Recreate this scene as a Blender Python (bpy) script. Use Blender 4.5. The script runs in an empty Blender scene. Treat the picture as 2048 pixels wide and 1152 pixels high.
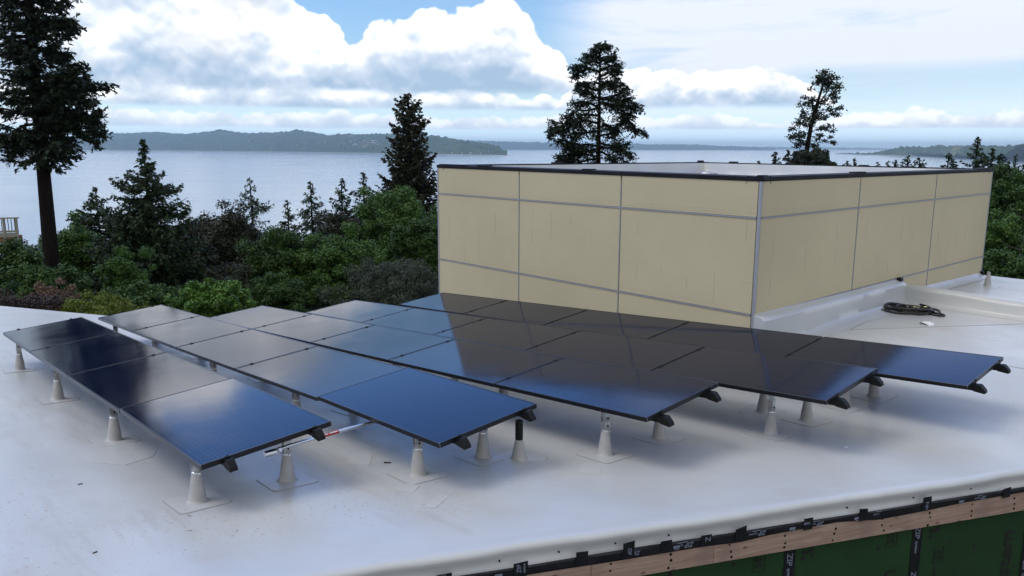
import bpy, math, random
import numpy as np
from mathutils import Vector, Matrix
rnd = random.Random(7)
scn = bpy.context.scene
COL = scn.collection
PI = math.pi
R3 = math.radians

# ------------------------------------------------------------------ frame of the building
AZ = -R3(48.185)
RU = Vector((math.cos(AZ), math.sin(AZ), 0))      # along the module rows, towards the open roof edge
SV = Vector((-math.sin(AZ), math.cos(AZ), 0))     # across the rows
C0 = Vector((2.8575, 9.0, 0))                     # near corner of the penthouse
def W(u, v, z): return C0 + RU * u + SV * v + Vector((0, 0, z))
def sstep(a, b, x):
    t = min(1, max(0, (x - a) / (b - a))); return t * t * (3 - 2 * t)
def zroof(u, v):
    zl = -2.30 + .072 * (u + .11) - .061 * (v + 6.49)
    k = sstep(-1.5, 1.6, v)
    return zl * (1 - k) - 2.30 * k
SEA = -60.0
def ground(x, y):
    g = -8.0
    if y > 14: g = -8 - (y - 14) * .25
    g += 1.2 * math.sin(x * .05 + 1) * sstep(10, 60, y)
    return max(g, SEA - 2)

# ------------------------------------------------------------------ materials
def mat(name, col=(.5, .5, .5), rough=.6, metal=0, spec=.5, build=None):
    m = bpy.data.materials.new(name); m.use_nodes = True
    nt = m.node_tree; b = nt.nodes['Principled BSDF']
    b.inputs['Base Color'].default_value = (*col, 1)
    b.inputs['Roughness'].default_value = rough
    b.inputs['Metallic'].default_value = metal
    b.inputs['Specular IOR Level'].default_value = spec
    if build: build(nt, b)
    return m
class NT:
    """tiny node helper"""
    def __init__(s, nt): s.nt = nt; s.n = nt.nodes; s.l = nt.links
    def new(s, t, **k):
        n = s.n.new(t)
        for a, v in k.items(): setattr(n, a, v)
        return n
    def put(s, sock, v):
        if isinstance(v, bpy.types.NodeSocket): s.l.new(v, sock)
        elif isinstance(v, (tuple, list)) and sock.type == 'RGBA' and len(v) == 3: sock.default_value = (*v, 1)
        else: sock.default_value = v
    def math(s, op, a, b=0.0, c=None, clamp=False):
        n = s.new('ShaderNodeMath', operation=op, use_clamp=clamp)
        s.put(n.inputs[0], a); s.put(n.inputs[1], b)
        if c is not None: s.put(n.inputs[2], c)
        return n.outputs[0]
    def noise(s, vec, scale, detail=4, rough=.5, dist=0):
        n = s.new('ShaderNodeTexNoise'); s.put(n.inputs['Vector'], vec)
        n.inputs['Scale'].default_value = scale; n.inputs['Detail'].default_value = detail
        n.inputs['Roughness'].default_value = rough; n.inputs['Distortion'].default_value = dist
        return n.outputs['Fac']
    def ramp(s, fac, stops, interp='LINEAR'):
        n = s.new('ShaderNodeValToRGB'); n.color_ramp.interpolation = interp
        e = n.color_ramp.elements
        while len(e) > 1: e.remove(e[-1])
        for i, (p, c) in enumerate(stops):
            x = e[0] if i == 0 else e.new(p)
            x.position = p; x.color = (*c, 1) if len(c) == 3 else c
        s.put(n.inputs[0], fac); return n.outputs[0]
    def mix(s, f, a, b, blend='MIX'):
        n = s.new('ShaderNodeMix', data_type='RGBA', blend_type=blend)
        s.put(n.inputs[0], f); s.put(n.inputs[6], a); s.put(n.inputs[7], b); return n.outputs[2]
    def maprange(s, v, a, b, c=0.0, d=1.0, smooth=True):
        n = s.new('ShaderNodeMapRange', interpolation_type='SMOOTHSTEP' if smooth else 'LINEAR')
        s.put(n.inputs[0], v); s.put(n.inputs[1], a); s.put(n.inputs[2], b); s.put(n.inputs[3], c); s.put(n.inputs[4], d)
        return n.outputs[0]
    def obj(s): return s.new('ShaderNodeTexCoord').outputs['Object']
    def pos(s): return s.new('ShaderNodeNewGeometry').outputs['Position']
    def mapping(s, v, loc=(0, 0, 0), rot=(0, 0, 0), scale=(1, 1, 1)):
        n = s.new('ShaderNodeMapping'); s.put(n.inputs[0], v)
        n.inputs['Location'].default_value = loc; n.inputs['Rotation'].default_value = rot; n.inputs['Scale'].default_value = scale
        return n.outputs[0]
    def bump(s, b, h, strength=.2, dist=.01):
        n = s.new('ShaderNodeBump'); n.inputs['Strength'].default_value = strength; n.inputs['Distance'].default_value = dist
        s.put(n.inputs['Height'], h); s.l.new(n.outputs[0], b.inputs['Normal'])

def b_membrane(nt, b, seed=0.0, tint=(1, 1, 1), stain=1.0):
    N = NT(nt); p = N.pos(); pr = N.mapping(p, rot=(0, 0, -AZ))
    n1 = N.noise(p, .55, 5, .6); n2 = N.noise(N.mapping(p, loc=(7, 3, 1)), 2.3, 6, .65)
    n3 = N.noise(N.mapping(pr, scale=(.35, 3, 1)), 3.1, 5, .7)
    base = N.ramp(n1, [(.3, tuple(k * t for k, t in zip((.445, .46, .47), tint))), (.62, tuple(k * t for k, t in zip((.495, .51, .522), tint)))])
    blot = N.maprange(n2, .46, .74, 0, .30 * stain)
    c = N.mix(blot, base, (.40, .36, .33))
    scf = N.maprange(N.math('MULTIPLY', n3, N.maprange(n1, .42, .6)), .44, .64, 0, .22 * stain)
    c = N.mix(scf, c, (.31, .26, .225))
    sp = N.noise(N.mapping(p, loc=(2, 9, 0)), 34, 3, .7)
    spm = N.math('MULTIPLY', N.maprange(sp, .61, .70), N.maprange(N.noise(p, .8, 2), .5, .66))
    c = N.mix(N.math('MULTIPLY', spm, .85 * stain), c, (.20, .14, .10))
    N.put(b.inputs['Base Color'], c)
    N.put(b.inputs['Roughness'], N.maprange(N.noise(N.mapping(p, loc=(1, 1, 4)), .9, 5, .6), .35, .7, .28, .48))
    N.bump(b, N.math('ADD', N.noise(p, 1.6, 4, .6), N.math('MULTIPLY', N.noise(p, 160, 2), .06)), .22, .02)
M = {}
M['membrane'] = mat('white roofing membrane', spec=.5, build=b_membrane)
M['membrane_edge'] = mat('white edge membrane', spec=.5, build=lambda nt, b: b_membrane(nt, b, stain=.35))
M['flashing'] = mat('flashing sheet', spec=.5, build=lambda nt, b: b_membrane(nt, b, tint=(1.05, 1.04, 1.03), stain=.6))
def b_boot(nt, b):
    N = NT(nt); o = N.obj()
    c = N.ramp(N.noise(o, 6, 4, .6), [(.3, (.34, .335, .33)), (.7, (.45, .45, .445))])
    N.put(b.inputs['Base Color'], c); N.bump(b, N.noise(o, 22, 3), .25, .006)
M['edgeshade'] = mat('grey weld bead', (.30, .30, .31), .35)
M['boot'] = mat('grey rubber boot', rough=.5, build=b_boot)
def b_alu(nt, b):
    N = NT(nt); N.put(b.inputs['Base Color'], N.ramp(N.noise(N.mapping(N.obj(), scale=(1, 1, 8)), 9, 3), [(.3, (.42, .43, .44)), (.7, (.58, .58, .58))]))
M['alu'] = mat('mill aluminium', rough=.42, metal=.75, build=b_alu)
M['steel'] = mat('galvanised steel', (.72, .74, .76), .28, 1)
M['joint'] = mat('blue grey joint metal', (.36, .37, .41), .42, .4)
M['black'] = mat('black anodised metal', (.008, .008, .010), .5, 0, .25)
M['frame'] = mat('black anodised module frame', (.012, .013, .016), .32, .5)
M['plastic'] = mat('black plastic', (.008, .008, .009), .5, 0, .2)
def b_coping(nt, b):
    N = NT(nt); N.put(b.inputs['Base Color'], N.ramp(N.noise(N.obj(), 2.5, 4), [(.3, (.008, .008, .011)), (.7, (.015, .015, .020))]))
M['coping'] = mat('black coping metal', rough=.6, spec=.15, build=b_coping)
M['red'] = mat('red warning sticker', (.42, .02, .03), .4)
M['white'] = mat('white ink', (.7, .7, .72), .5)
M['tapeink'] = mat('grey white tape lettering', (.20, .23, .31), .5)
M['woodink'] = mat('black stencil ink', (.010, .012, .010), .7)
def b_cells(nt, b):
    N = NT(nt); o = N.obj(); sp = N.new('ShaderNodeSeparateXYZ'); N.l.new(o, sp.inputs[0])
    x, y = sp.outputs[0], sp.outputs[1]
    def line(c, period, w):
        f = N.math('FRACT', N.math('ADD', N.math('DIVIDE', c, period), 100.5))
        d = N.math('ABSOLUTE', N.math('SUBTRACT', f, .5))
        return N.math('GREATER_THAN', d, .5 - w / period / 2)
    gap = N.math('MAXIMUM', line(x, .1405, .0025), line(y, .1475, .0025))
    bus = line(y, .0295, .0016)
    vn = N.noise(N.mapping(o, scale=(1, 1, 1)), 3.5, 3)
    wn = N.new('ShaderNodeObjectInfo').outputs['Random']
    base = N.mix(vn, (.0022, .0045, .016), (.0035, .007, .024))
    c = N.mix(N.math('MULTIPLY', bus, .40), base, (.07, .10, .20))
    c = N.mix(N.math('MULTIPLY', gap, .75), c, (.003, .004, .007))
    dust = N.maprange(N.noise(N.mapping(N.pos(), loc=(3, 1, 0)), 14, 5, .75), .66, .80, 0, .10)
    c = N.mix(dust, c, (.25, .30, .38))
    b.inputs['IOR'].default_value = 1.24
    N.put(b.inputs['Base Color'], c)
    r = N.maprange(N.noise(N.pos(), 2.1, 4, .6), .3, .7, .075, .13)
    N.put(b.inputs['Roughness'], r)
    N.bump(b, N.math('ADD', N.noise(N.pos(), 1.3, 2), N.math('MULTIPLY', N.noise(o, 120, 2), .01)), .05, .01)
M['cells'] = mat('dark solar cells behind glass', spec=.5, build=b_cells)
def b_clad(nt, b):
    N = NT(nt); p = N.pos(); pr = N.mapping(p, rot=(0, 0, -AZ))
    n1 = N.noise(p, .8, 4, .6); n2 = N.noise(N.mapping(pr, scale=(.6, .6, 9)), 5, 5, .6); n3 = N.noise(p, 55, 3, .6)
    c = N.ramp(n1, [(.3, (.50, .437, .285)), (.7, (.55, .482, .318))])
    c = N.mix(N.maprange(n2, .3, .7, 0, .045), c, (.32, .27, .165))
    c = N.mix(N.maprange(n3, .3, .7, 0, .10), c, (.56, .49, .33))
    N.put(b.inputs['Base Color'], c); N.bump(b, n3, .04, .002)
M['clad'] = mat('beige sheathing board', rough=.62, spec=.35, build=b_clad)
M['filler'] = mat('pale screw filler', (.56, .52, .43), .7)
M['pencil'] = mat('pencil line', (.44, .385, .255), .8)
def b_wood(nt, b):
    N = NT(nt); o = N.obj()
    g = N.noise(N.mapping(o, scale=(1, 10, 22)), 2.2, 6, .6, 1.2)
    c = N.ramp(g, [(.25, (.24, .155, .120)), (.5, (.40, .28, .225)), (.75, (.49, .37, .31))])
    st = N.maprange(N.noise(N.mapping(o, loc=(4, 0, 0), scale=(1, .3, .5)), 2.6, 4, .6), .48, .68, 0, .65)
    c = N.mix(st, c, (.28, .19, .165))
    v = N.new('ShaderNodeTexVoronoi'); N.put(v.inputs['Vector'], N.mapping(o, scale=(1.1, 0, 2.2))); v.inputs['Scale'].default_value = 3.3
    k = N.maprange(v.outputs['Distance'], .05, .12, .8, 0)
    c = N.mix(k, c, (.12, .05, .035)); N.put(b.inputs['Base Color'], c); N.bump(b, g, .3, .003)
M['wood'] = mat('raw lumber', rough=.75, spec=.2, build=b_wood)
def b_tape(nt, b):
    N = NT(nt); N.put(b.inputs['Base Color'], N.ramp(N.noise(N.obj(), 12, 4), [(.3, (.008, .009, .014)), (.75, (.017, .018, .026))]))
    N.bump(b, N.noise(N.obj(), 25, 4), .35, .004)
M['tape'] = mat('black flashing tape', rough=.38, build=b_tape)
def b_green(nt, b):
    N = NT(nt); o = N.obj()
    c = N.ramp(N.noise(o, 1.2, 4, .6), [(.3, (.015, .044, .017)), (.7, (.022, .064, .023))])
    c = N.mix(N.maprange(N.noise(N.mapping(o, loc=(3, 0, 2)), 7, 5, .7), .55, .72, 0, .5), c, (.012, .03, .012))
    N.put(b.inputs['Base Color'], c)
M['green'] = mat('green coated sheathing', rough=.6, spec=.25, build=b_green)
M['rubber'] = mat('black rubber hose', (.013, .013, .014), .42)
M['film'] = mat('clear plastic film', (.72, .75, .78), .15, 0, .6)
def b_bark(nt, b, a=(.008, .006, .005), c2=(.019, .014, .012)):
    N = NT(nt); g = N.noise(N.mapping(N.obj(), scale=(9, 9, 1.4)), 2.0, 6, .7)
    N.put(b.inputs['Base Color'], N.ramp(g, [(.35, a), (.68, c2)])); N.bump(b, g, .7, .04)
M['bark'] = mat('dark fissured bark', rough=.9, spec=.1, build=b_bark)
M['bark_pale'] = mat('pale grey bark', rough=.9, spec=.1, build=lambda nt, b: b_bark(nt, b, (.07, .06, .05), (.16, .145, .125)))
def foliage(name, c1, c2, rough=.6, sc=1.1, trans=.0):
    def bld(nt, b):
        N = NT(nt); p = N.pos()
        n = N.math('ADD', N.math('MULTIPLY', N.noise(p, sc, 3, .6), .55), N.math('MULTIPLY', N.noise(N.mapping(p, loc=(5, 2, 8)), sc * 11, 2, .5), .45))
        N.put(b.inputs['Base Color'], N.ramp(n, [(.36, c1), (.64, c2)]))
    return mat(name, rough=rough, spec=.3, build=bld)
F = dict(
    fir=foliage('dark fir needles', (.010, .019, .010), (.022, .036, .017)),
    spruce=foliage('green conifer needles', (.017, .036, .013), (.036, .064, .022)),
    bluegreen=foliage('drooping cedar needles', (.028, .052, .030), (.050, .082, .046)),
    redwood=foliage('brown green redwood needles', (.022, .026, .013), (.044, .046, .022)),
    plum=foliage('dark plum leaves', (.017, .022, .010), (.038, .043, .020)),
    green=foliage('mid green leaves', (.030, .074, .012), (.070, .146, .022)),
    deep=foliage('deep green leaves', (.021, .054, .010), (.050, .106, .018)),
    bright=foliage('fresh green leaves', (.042, .105, .014), (.088, .18, .024)),
    olive=foliage('grey green willow leaves', (.034, .048, .034), (.072, .090, .062)),
    lime=foliage('yellow green leaves', (.075, .110, .010), (.135, .180, .018)),
    smoke=foliage('pinkish seed plumes', (.085, .050, .034), (.22, .145, .095)),
    maroon=foliage('dark red leaves', (.024, .016, .013), (.055, .032, .024)),
)

# ------------------------------------------------------------------ mesh helpers
class MB:
    def __init__(s): s.v = []; s.f = []
    def add(s, vs, fs):
        o = len(s.v); s.v += [tuple(p) for p in vs]; s.f += [tuple(i + o for i in f) for f in fs]
    def box(s, c, size, axes=None):
        ax = axes or (Vector((1, 0, 0)), Vector((0, 1, 0)), Vector((0, 0, 1)))
        c = Vector(c); P = []
        for k in (-.5, .5):
            for j in (-.5, .5):
                for i in (-.5, .5): P.append(c + ax[0] * (i * size[0]) + ax[1] * (j * size[1]) + ax[2] * (k * size[2]))
        s.add(P, [(0, 2, 3, 1), (4, 5, 7, 6), (0, 1, 5, 4), (2, 6, 7, 3), (0, 4, 6, 2), (1, 3, 7, 5)])
    def cbox(s, c, size, axes=None, ch=.002):
        """box with chamfered vertical and top edges"""
        ax = axes or (Vector((1, 0, 0)), Vector((0, 1, 0)), Vector((0, 0, 1)))
        c = Vector(c); a, b_, h = size[0] / 2, size[1] / 2, size[2] / 2
        def ring(i, z): return [c + ax[0] * x + ax[1] * y + ax[2] * z for x, y in ((-a + i, -b_), (a - i, -b_), (a, -b_ + i), (a, b_ - i), (a - i, b_), (-a + i, b_), (-a, b_ - i), (-a, -b_ + i))]
        def ring2(z):
            k = ch
            return [c + ax[0] * x + ax[1] * y + ax[2] * z for x, y in ((-a + 2 * k, -b_ + k), (a - 2 * k, -b_ + k), (a - k, -b_ + 2 * k), (a - k, b_ - 2 * k), (a - 2 * k, b_ - k), (-a + 2 * k, b_ - k), (-a + k, b_ - 2 * k), (-a + k, -b_ + 2 * k))]
        V = ring(ch, -h) + ring(ch, h - ch) + ring2(h)
        Fs = [tuple(range(7, -1, -1)), tuple(range(16, 24))]
        for r0 in (0, 8):
            for i in range(8): j = (i + 1) % 8; Fs.append((r0 + i, r0 + j, r0 + 8 + j, r0 + 8 + i))
        s.add(V, Fs)
    def tube(s, pts, rad, n=8, cap=True, closed=False):
        pts = [Vector(p) for p in pts]; m = len(pts)
        if not isinstance(rad, (list, tuple)): rad = [rad] * m
        V = []; Fs = []
        up = None
        for i, p in enumerate(pts):
            t = (pts[min(i + 1, m - 1)] - pts[max(i - 1, 0)])
            if closed: t = pts[(i + 1) % m] - pts[i - 1]
            t.normalize()
            if up is None: up = Vector((0, 0, 1)) if abs(t.z) < .9 else Vector((1, 0, 0))
            a = t.cross(up); a.normalize(); b = a.cross(t); b.normalize(); up = b
            for k in range(n):
                w = 2 * PI * k / n; V.append(p + (a * math.cos(w) + b * math.sin(w)) * rad[i])
        for i in range(m - 1 if not closed else m):
            for k in range(n):
                k2 = (k + 1) % n; i2 = (i + 1) % m
                Fs.append((i * n + k, i * n + k2, i2 * n + k2, i2 * n + k))
        if cap and not closed: Fs += [tuple(range(n - 1, -1, -1)), tuple(range((m - 1) * n, m * n))]
        s.add(V, Fs)
    def lathe(s, prof, c=(0, 0, 0), n=20, capb=False, capt=True, wob=0):
        V = []; Fs = []; m = len(prof)
        for (r, z) in prof:
            for k in range(n):
                a = 2 * PI * k / n; rr = r * (1 + wob * math.sin(3 * a + z * 40))
                V.append((c[0] + rr * math.cos(a), c[1] + rr * math.sin(a), c[2] + z))
        for i in range(m - 1):
            for k in range(n):
                k2 = (k + 1) % n; Fs.append((i * n + k, i * n + k2, (i + 1) * n + k2, (i + 1) * n + k))
        if capt: Fs.append(tuple(range((m - 1) * n, m * n)))
        if capb: Fs.append(tuple(range(n - 1, -1, -1)))
        s.add(V, Fs)
    def prism(s, poly, h, M4=None):
        """poly of 2D points extruded 0..h in z, moved by M4"""
        M4 = M4 or Matrix.Identity(4); n = len(poly)
        V = [M4 @ Vector((x, y, 0)) for x, y in poly] + [M4 @ Vector((x, y, h)) for x, y in poly]
        s.add(V, [tuple(range(n - 1, -1, -1)), tuple(range(n, 2 * n))] + [(i, (i + 1) % n, n + (i + 1) % n, n + i) for i in range(n)])
    def grid(s, rows):
        """rows of points -> sheet"""
        n = len(rows[0]); V = [p for r in rows for p in r]; Fs = []
        for i in range(len(rows) - 1):
            for j in range(n - 1): Fs.append((i * n + j, i * n + j + 1, (i + 1) * n + j + 1, (i + 1) * n + j))
        s.add(V, Fs)
    def build(s, name, m, parent=None, smooth=False, label=None):
        me = bpy.data.meshes.new(name); me.from_pydata(s.v, [], s.f); me.update()
        return link(name, me, m, parent, smooth, label)
def link(name, me, m, parent=None, smooth=False, label=None):
    if m is not None and len(me.materials) == 0: me.materials.append(m)
    if smooth:
        me.polygons.foreach_set('use_smooth', [True] * len(me.polygons))
        if smooth == 'auto':
            try: me.set_sharp_from_angle(angle=R3(40))
            except Exception: pass
    o = bpy.data.objects.new(name, me); COL.objects.link(o)
    if parent: o.parent = parent
    if label: o['label'] = label
    return o
def tag(o, label=None, cat=None, group=None, kind=None):
    if label: o['label'] = label
    if cat: o['category'] = cat
    if group: o['group'] = group
    if kind: o['kind'] = kind
    return o
def thing(name, loc=(0, 0, 0), label=None, cat=None, group=None, rot=None):
    o = bpy.data.objects.new(name, None); o.empty_display_size = .1; COL.objects.link(o)
    if rot is not None: o.matrix_world = Matrix.Translation(Vector(loc)) @ rot.to_4x4()
    else: o.location = loc
    return tag(o, label, cat, group)
def npmesh(name, V, Fq, m, parent=None, smooth=False):
    me = bpy.data.meshes.new(name); nf = len(Fq); k = Fq.shape[1]
    me.vertices.add(len(V)); me.vertices.foreach_set('co', np.ascontiguousarray(V, np.float32).ravel())
    me.loops.add(nf * k); me.loops.foreach_set('vertex_index', np.ascontiguousarray(Fq, np.int32).ravel())
    me.polygons.add(nf); me.polygons.foreach_set('loop_start', np.arange(0, nf * k, k, dtype=np.int32))
    me.update(calc_edges=True)
    return link(name, me, m, parent, smooth)
def text_mesh(s, size, ext=.0006, shear=0.0, bold=0):
    cu = bpy.data.curves.new('lettering', 'FONT'); cu.body = s; cu.size = size; cu.extrude = ext; cu.shear = shear; cu.offset = bold
    cu.align_x = 'CENTER'; cu.align_y = 'CENTER'; cu.resolution_u = 3
    o = bpy.data.objects.new('lettering', cu); COL.objects.link(o)
    bpy.context.view_layer.update()
    me = bpy.data.meshes.new_from_object(o.evaluated_get(bpy.context.evaluated_depsgraph_get()))
    bpy.data.objects.remove(o); bpy.data.curves.remove(cu)
    me.materials.clear()
    return me

# ------------------------------------------------------------------ main building: roof, edge, walls
bld = thing('building', W(0, -2, -8), 'building with white membrane roof, raw lumber edge board and green sheathed wall', 'building')
def bpart(mb, name, m, smooth=False, label=None, parent=None):
    o = mb.build(name, m, parent or bld, smooth, label)
    o.matrix_parent_inverse = (parent or bld).matrix_world.inverted() if False else Matrix.Translation(-Vector(bld.location))
    return o
def fixw(o, par):    # keep world coordinates under a parent that has no parent itself
    o.matrix_parent_inverse = par.matrix_basis.inverted(); return o

ECU = .41
def ucrest(v): return 1.345 + ECU * (v + 6.439)
EN = (RU - SV * ECU).normalized(); EE = (RU * ECU + SV).normalized()
EO = W(1.345, -6.439, 0)
VPAR = 3.98                                    # the low parapet crossing the roof
mb = MB(); rows = []
vs = list(np.arange(-15, -1.5, .25)) + list(np.arange(-1.5, VPAR + .001, .137)); vs[-1] = VPAR
def umin(v):
    if v < -5.9: return -16.1
    if v < -3.9: return -16.1 + (v + 5.9) / 2.0 * 5.5
    if v < -3.0: return -10.6 + (v + 3.9) / .9 * 3.5
    if v < -.05: return -7.1 + (v + 3.0) / 2.95 * 1.1
    return -6.0
for v in vs:
    a = umin(v); b = ucrest(v); n = 60
    rows.append([W(a + (b - a) * (1 - (1 - t) ** 1.4), v, zroof(a + (b - a) * (1 - (1 - t) ** 1.4), v)) for t in np.linspace(0, 1, n)])
mb.grid(rows)
roof = mb.build('roof_membrane', M['membrane'], bld, True); fixw(roof, bld)
# thickness of the roof along its far edges, and the walls below
mb = MB()
outline = [(-16.1, -15), (-16.1, -5.9), (-10.6, -3.9), (-7.1, -3.0), (-6.0, -.05)]
for (a, b) in zip(outline[:-1], outline[1:]):
    P = []
    for t in np.linspace(0, 1, 12):
        u = a[0] + (b[0] - a[0]) * t; v = a[1] + (b[1] - a[1]) * t
        P.append((u, v))
    mb.grid([[W(u, v, zroof(u, v) + .001) for u, v in P], [W(u - .04, v + .04, zroof(u, v) - .02) for u, v in P], [W(u - .04, v + .04, zroof(u, v) - .22) for u, v in P]])
fixw(mb.build('edge_metal', M['coping'], bld), bld)
mb = MB()
for (a, b) in zip(outline[:-1], outline[1:]):
    mb.grid([[W(a[0], a[1], zroof(*a) - .2), W(b[0], b[1], zroof(*b) - .2)], [W(a[0], a[1], -11), W(b[0], b[1], -11)]])
fixw(mb.build('rear_wall', M['green'], bld), bld)

# edge membrane roll along the near edge (local s along EE, t outwards EN)
def EP(s, t, z): return EO + EE * s + EN * t + Vector((0, 0, z))
def zedge(s):
    p = EO + EE * s - C0; return zroof(p.dot(RU), p.dot(SV))
def wob(s, f, ph): return math.sin(s * f + ph) * .6 + math.sin(s * f * 2.3 + ph * 1.7) * .4
mb = MB(); ss = np.arange(-9.5, 11.5, .07); prof = [(-.10, .001), (-.04, .009), (.0, .014), (.030, .012), (.048, .002), (.054, -.014), (.052, -.036), (.049, -.056), (.060, -.082), (.080, -.115)]
rows = []
for s in ss:
    r = []
    for i, (t, dz) in enumerate(prof):
        k = i / 9
        bul = .011 * wob(s, 3.1, 1.0) * math.sin(PI * min(1, k)) + .006 * wob(s, 8.0, 2.0) * k * (1 - k) * 4
        r.append(EP(s, t + bul, zedge(s) + dz + .004 * wob(s, 1.7, .5) * (k > .2)))
    rows.append(r)
mb.grid(rows); em = fixw(mb.build('edge_membrane', M['membrane_edge'], bld, True), bld)
# weep holes in the edge membrane, their dark insides drawn as added black boxes
for s in (.25, 1.02, 1.38, 1.74, 2.1, 3.45, 4.02, 4.55, 5.2):
    mb = MB(); mb.box(EP(s, .055, zedge(s) - .050), (.008, .01, .008), (EE, EN, Vector((0, 0, 1)))); fixw(mb.build('weep_hole', M['black'], bld), bld)
# tape strip with wavering lower edge, plus patches
tape_low = [(-9.5, .165), (.5, .135), (1.0, .140), (1.16, .158), (1.17, .138), (1.76, .142), (2.3, .140), (2.6, .150), (2.8, .134), (3.1, .128), (3.35, .120), (3.7, .150), (4.1, .142), (4.4, .128), (4.8, .122), (5.1, .118), (6, .13), (11.5, .13)]
def tlow(s):
    for (a, x), (b, y) in zip(tape_low[:-1], tape_low[1:]):
        if a <= s <= b: return x + (y - x) * (s - a) / (b - a)
    return .13
mb = MB(); rows = []
for s in np.arange(-9.5, 11.5, .06):
    z = zedge(s); k = .003 * wob(s, 12, 0)
    rows.append([EP(s, .092, z - .078 + .003 * wob(s, 2.2, 3)), EP(s, .096 + k * .5, z - .092), EP(s, .096 - k * .5, z - tlow(s) + .01), EP(s, .091, z - tlow(s) - .002)])
mb.grid(rows); tape = fixw(mb.build('edge_tape', M['tape'], bld), bld)
def on_edge(me, s, z, t, rot, parent, name, m, label=None):
    """lay a flat XY mesh on the vertical edge plane, rotated by rot about its normal"""
    X = EE; Z = EN; Y = Vector((0, 0, 1))
    B = Matrix(((X.x, Y.x, Z.x), (X.y, Y.y, Z.y), (X.z, Y.z, Z.z)))
    T = Matrix.Translation(EP(s, t, z)) @ (B @ Matrix.Rotation(rot, 3, 'Z')).to_4x4()
    me.transform(T); return link(name, me, m, parent)
for i, (s, top, w, tilt) in enumerate([(.69, .050, .085, .02), (1.13, .052, .085, .05), (1.505, .045, .075, -.05), (1.806, .030, .075, .10), (2.058, .058, .075, 0), (2.336, .062, .075, -.02), (2.586, .048, .08, .22), (3.10, .056, .07, 0), (3.547, .050, .07, -.12), (4.098, .036, .075, -.03), (4.851, .062, .07, .08), (5.6, .05, .08, 0), (6.4, .05, .08, .05)]):
    p = MB(); hh = .135 - top; h0 = -hh / 2
    p.add([(-w / 2, -hh / 2, 0), (w / 2, -hh / 2, 0), (w / 2 * 1.02, hh / 2 + tilt * w / 2, 0), (-w / 2 * .98, hh / 2 - tilt * w / 2, 0),
           (-w / 2, -hh / 2, .003), (w / 2, -hh / 2, .003), (w / 2 * 1.02, hh / 2 + tilt * w / 2, .003), (-w / 2 * .98, hh / 2 - tilt * w / 2, .003)],
          [(4, 5, 6, 7), (0, 3, 2, 1), (0, 1, 5, 4), (1, 2, 6, 5), (2, 3, 7, 6), (3, 0, 4, 7)])
    me = bpy.data.meshes.new('tape_patch'); me.from_pydata(p.v, [], p.f)
    on_edge(me, s, zedge(s) - top - hh / 2, .099, 0, tape, 'tape_patch', M['tape'])
# lettering printed on the tape strip (upside down) and on the patches
for s, sz in ((.78, .045), (1.86, .034), (2.22, .044), (2.75, .040), (3.20, .036), (3.72, .034), (4.63, .034), (5.35, .034)):
    if s not in (3.72,):
        me = text_mesh('ZIP', sz, .0005, .25, .0006); on_edge(me, s, zedge(s) - .108, .0990, PI, tape, 'tape_lettering', M['tapeink'])
    me = text_mesh('system', sz * .55, .0005, .2); on_edge(me, s - sz * 1.75, zedge(s) - .106, .0990, PI, tape, 'tape_lettering', M['tapeink'])
    b = MB(); b.box((0, 0, 0), (sz * 1.6, .0035, .001)); me = bpy.data.meshes.new('l'); me.from_pydata(b.v, [], b.f)
    on_edge(me, s - sz * 1.1, zedge(s) - .087, .0990, 0, tape, 'tape_lettering', M['tapeink'])
for s, tx, sz, rt_ in ((.69, 'TAPE', .03, PI / 2), (1.12, 'ZIP', .036, PI / 2), (1.15, 'system', .02, PI / 2), (1.81, 'ZIP', .032, -PI / 2), (2.345, 'Z', .05, -PI * .5), (3.09, 'TAPE', .022, PI), (4.10, 'Z', .05, PI), (4.10, 'IP', .022, PI)):
    me = text_mesh(tx, sz, .0005, .1, .0005); on_edge(me, s, zedge(s) - (.088 if tx != 'IP' else .118), .1035, rt_, tape, 'tape_lettering', M['tapeink'])
for s in (.45, 1.0, 2.13, 2.98, 3.50, 4.42):
    b = MB(); b.box((0, 0, 0), (.045, .017, .001)); b.box((.004, -.016, 0), (.03, .004, .001)); me = bpy.data.meshes.new('l'); me.from_pydata(b.v, [], b.f)
    on_edge(me, s, zedge(s) - .112, .0990, 0, tape, 'tape_lettering', M['tapeink'])
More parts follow.
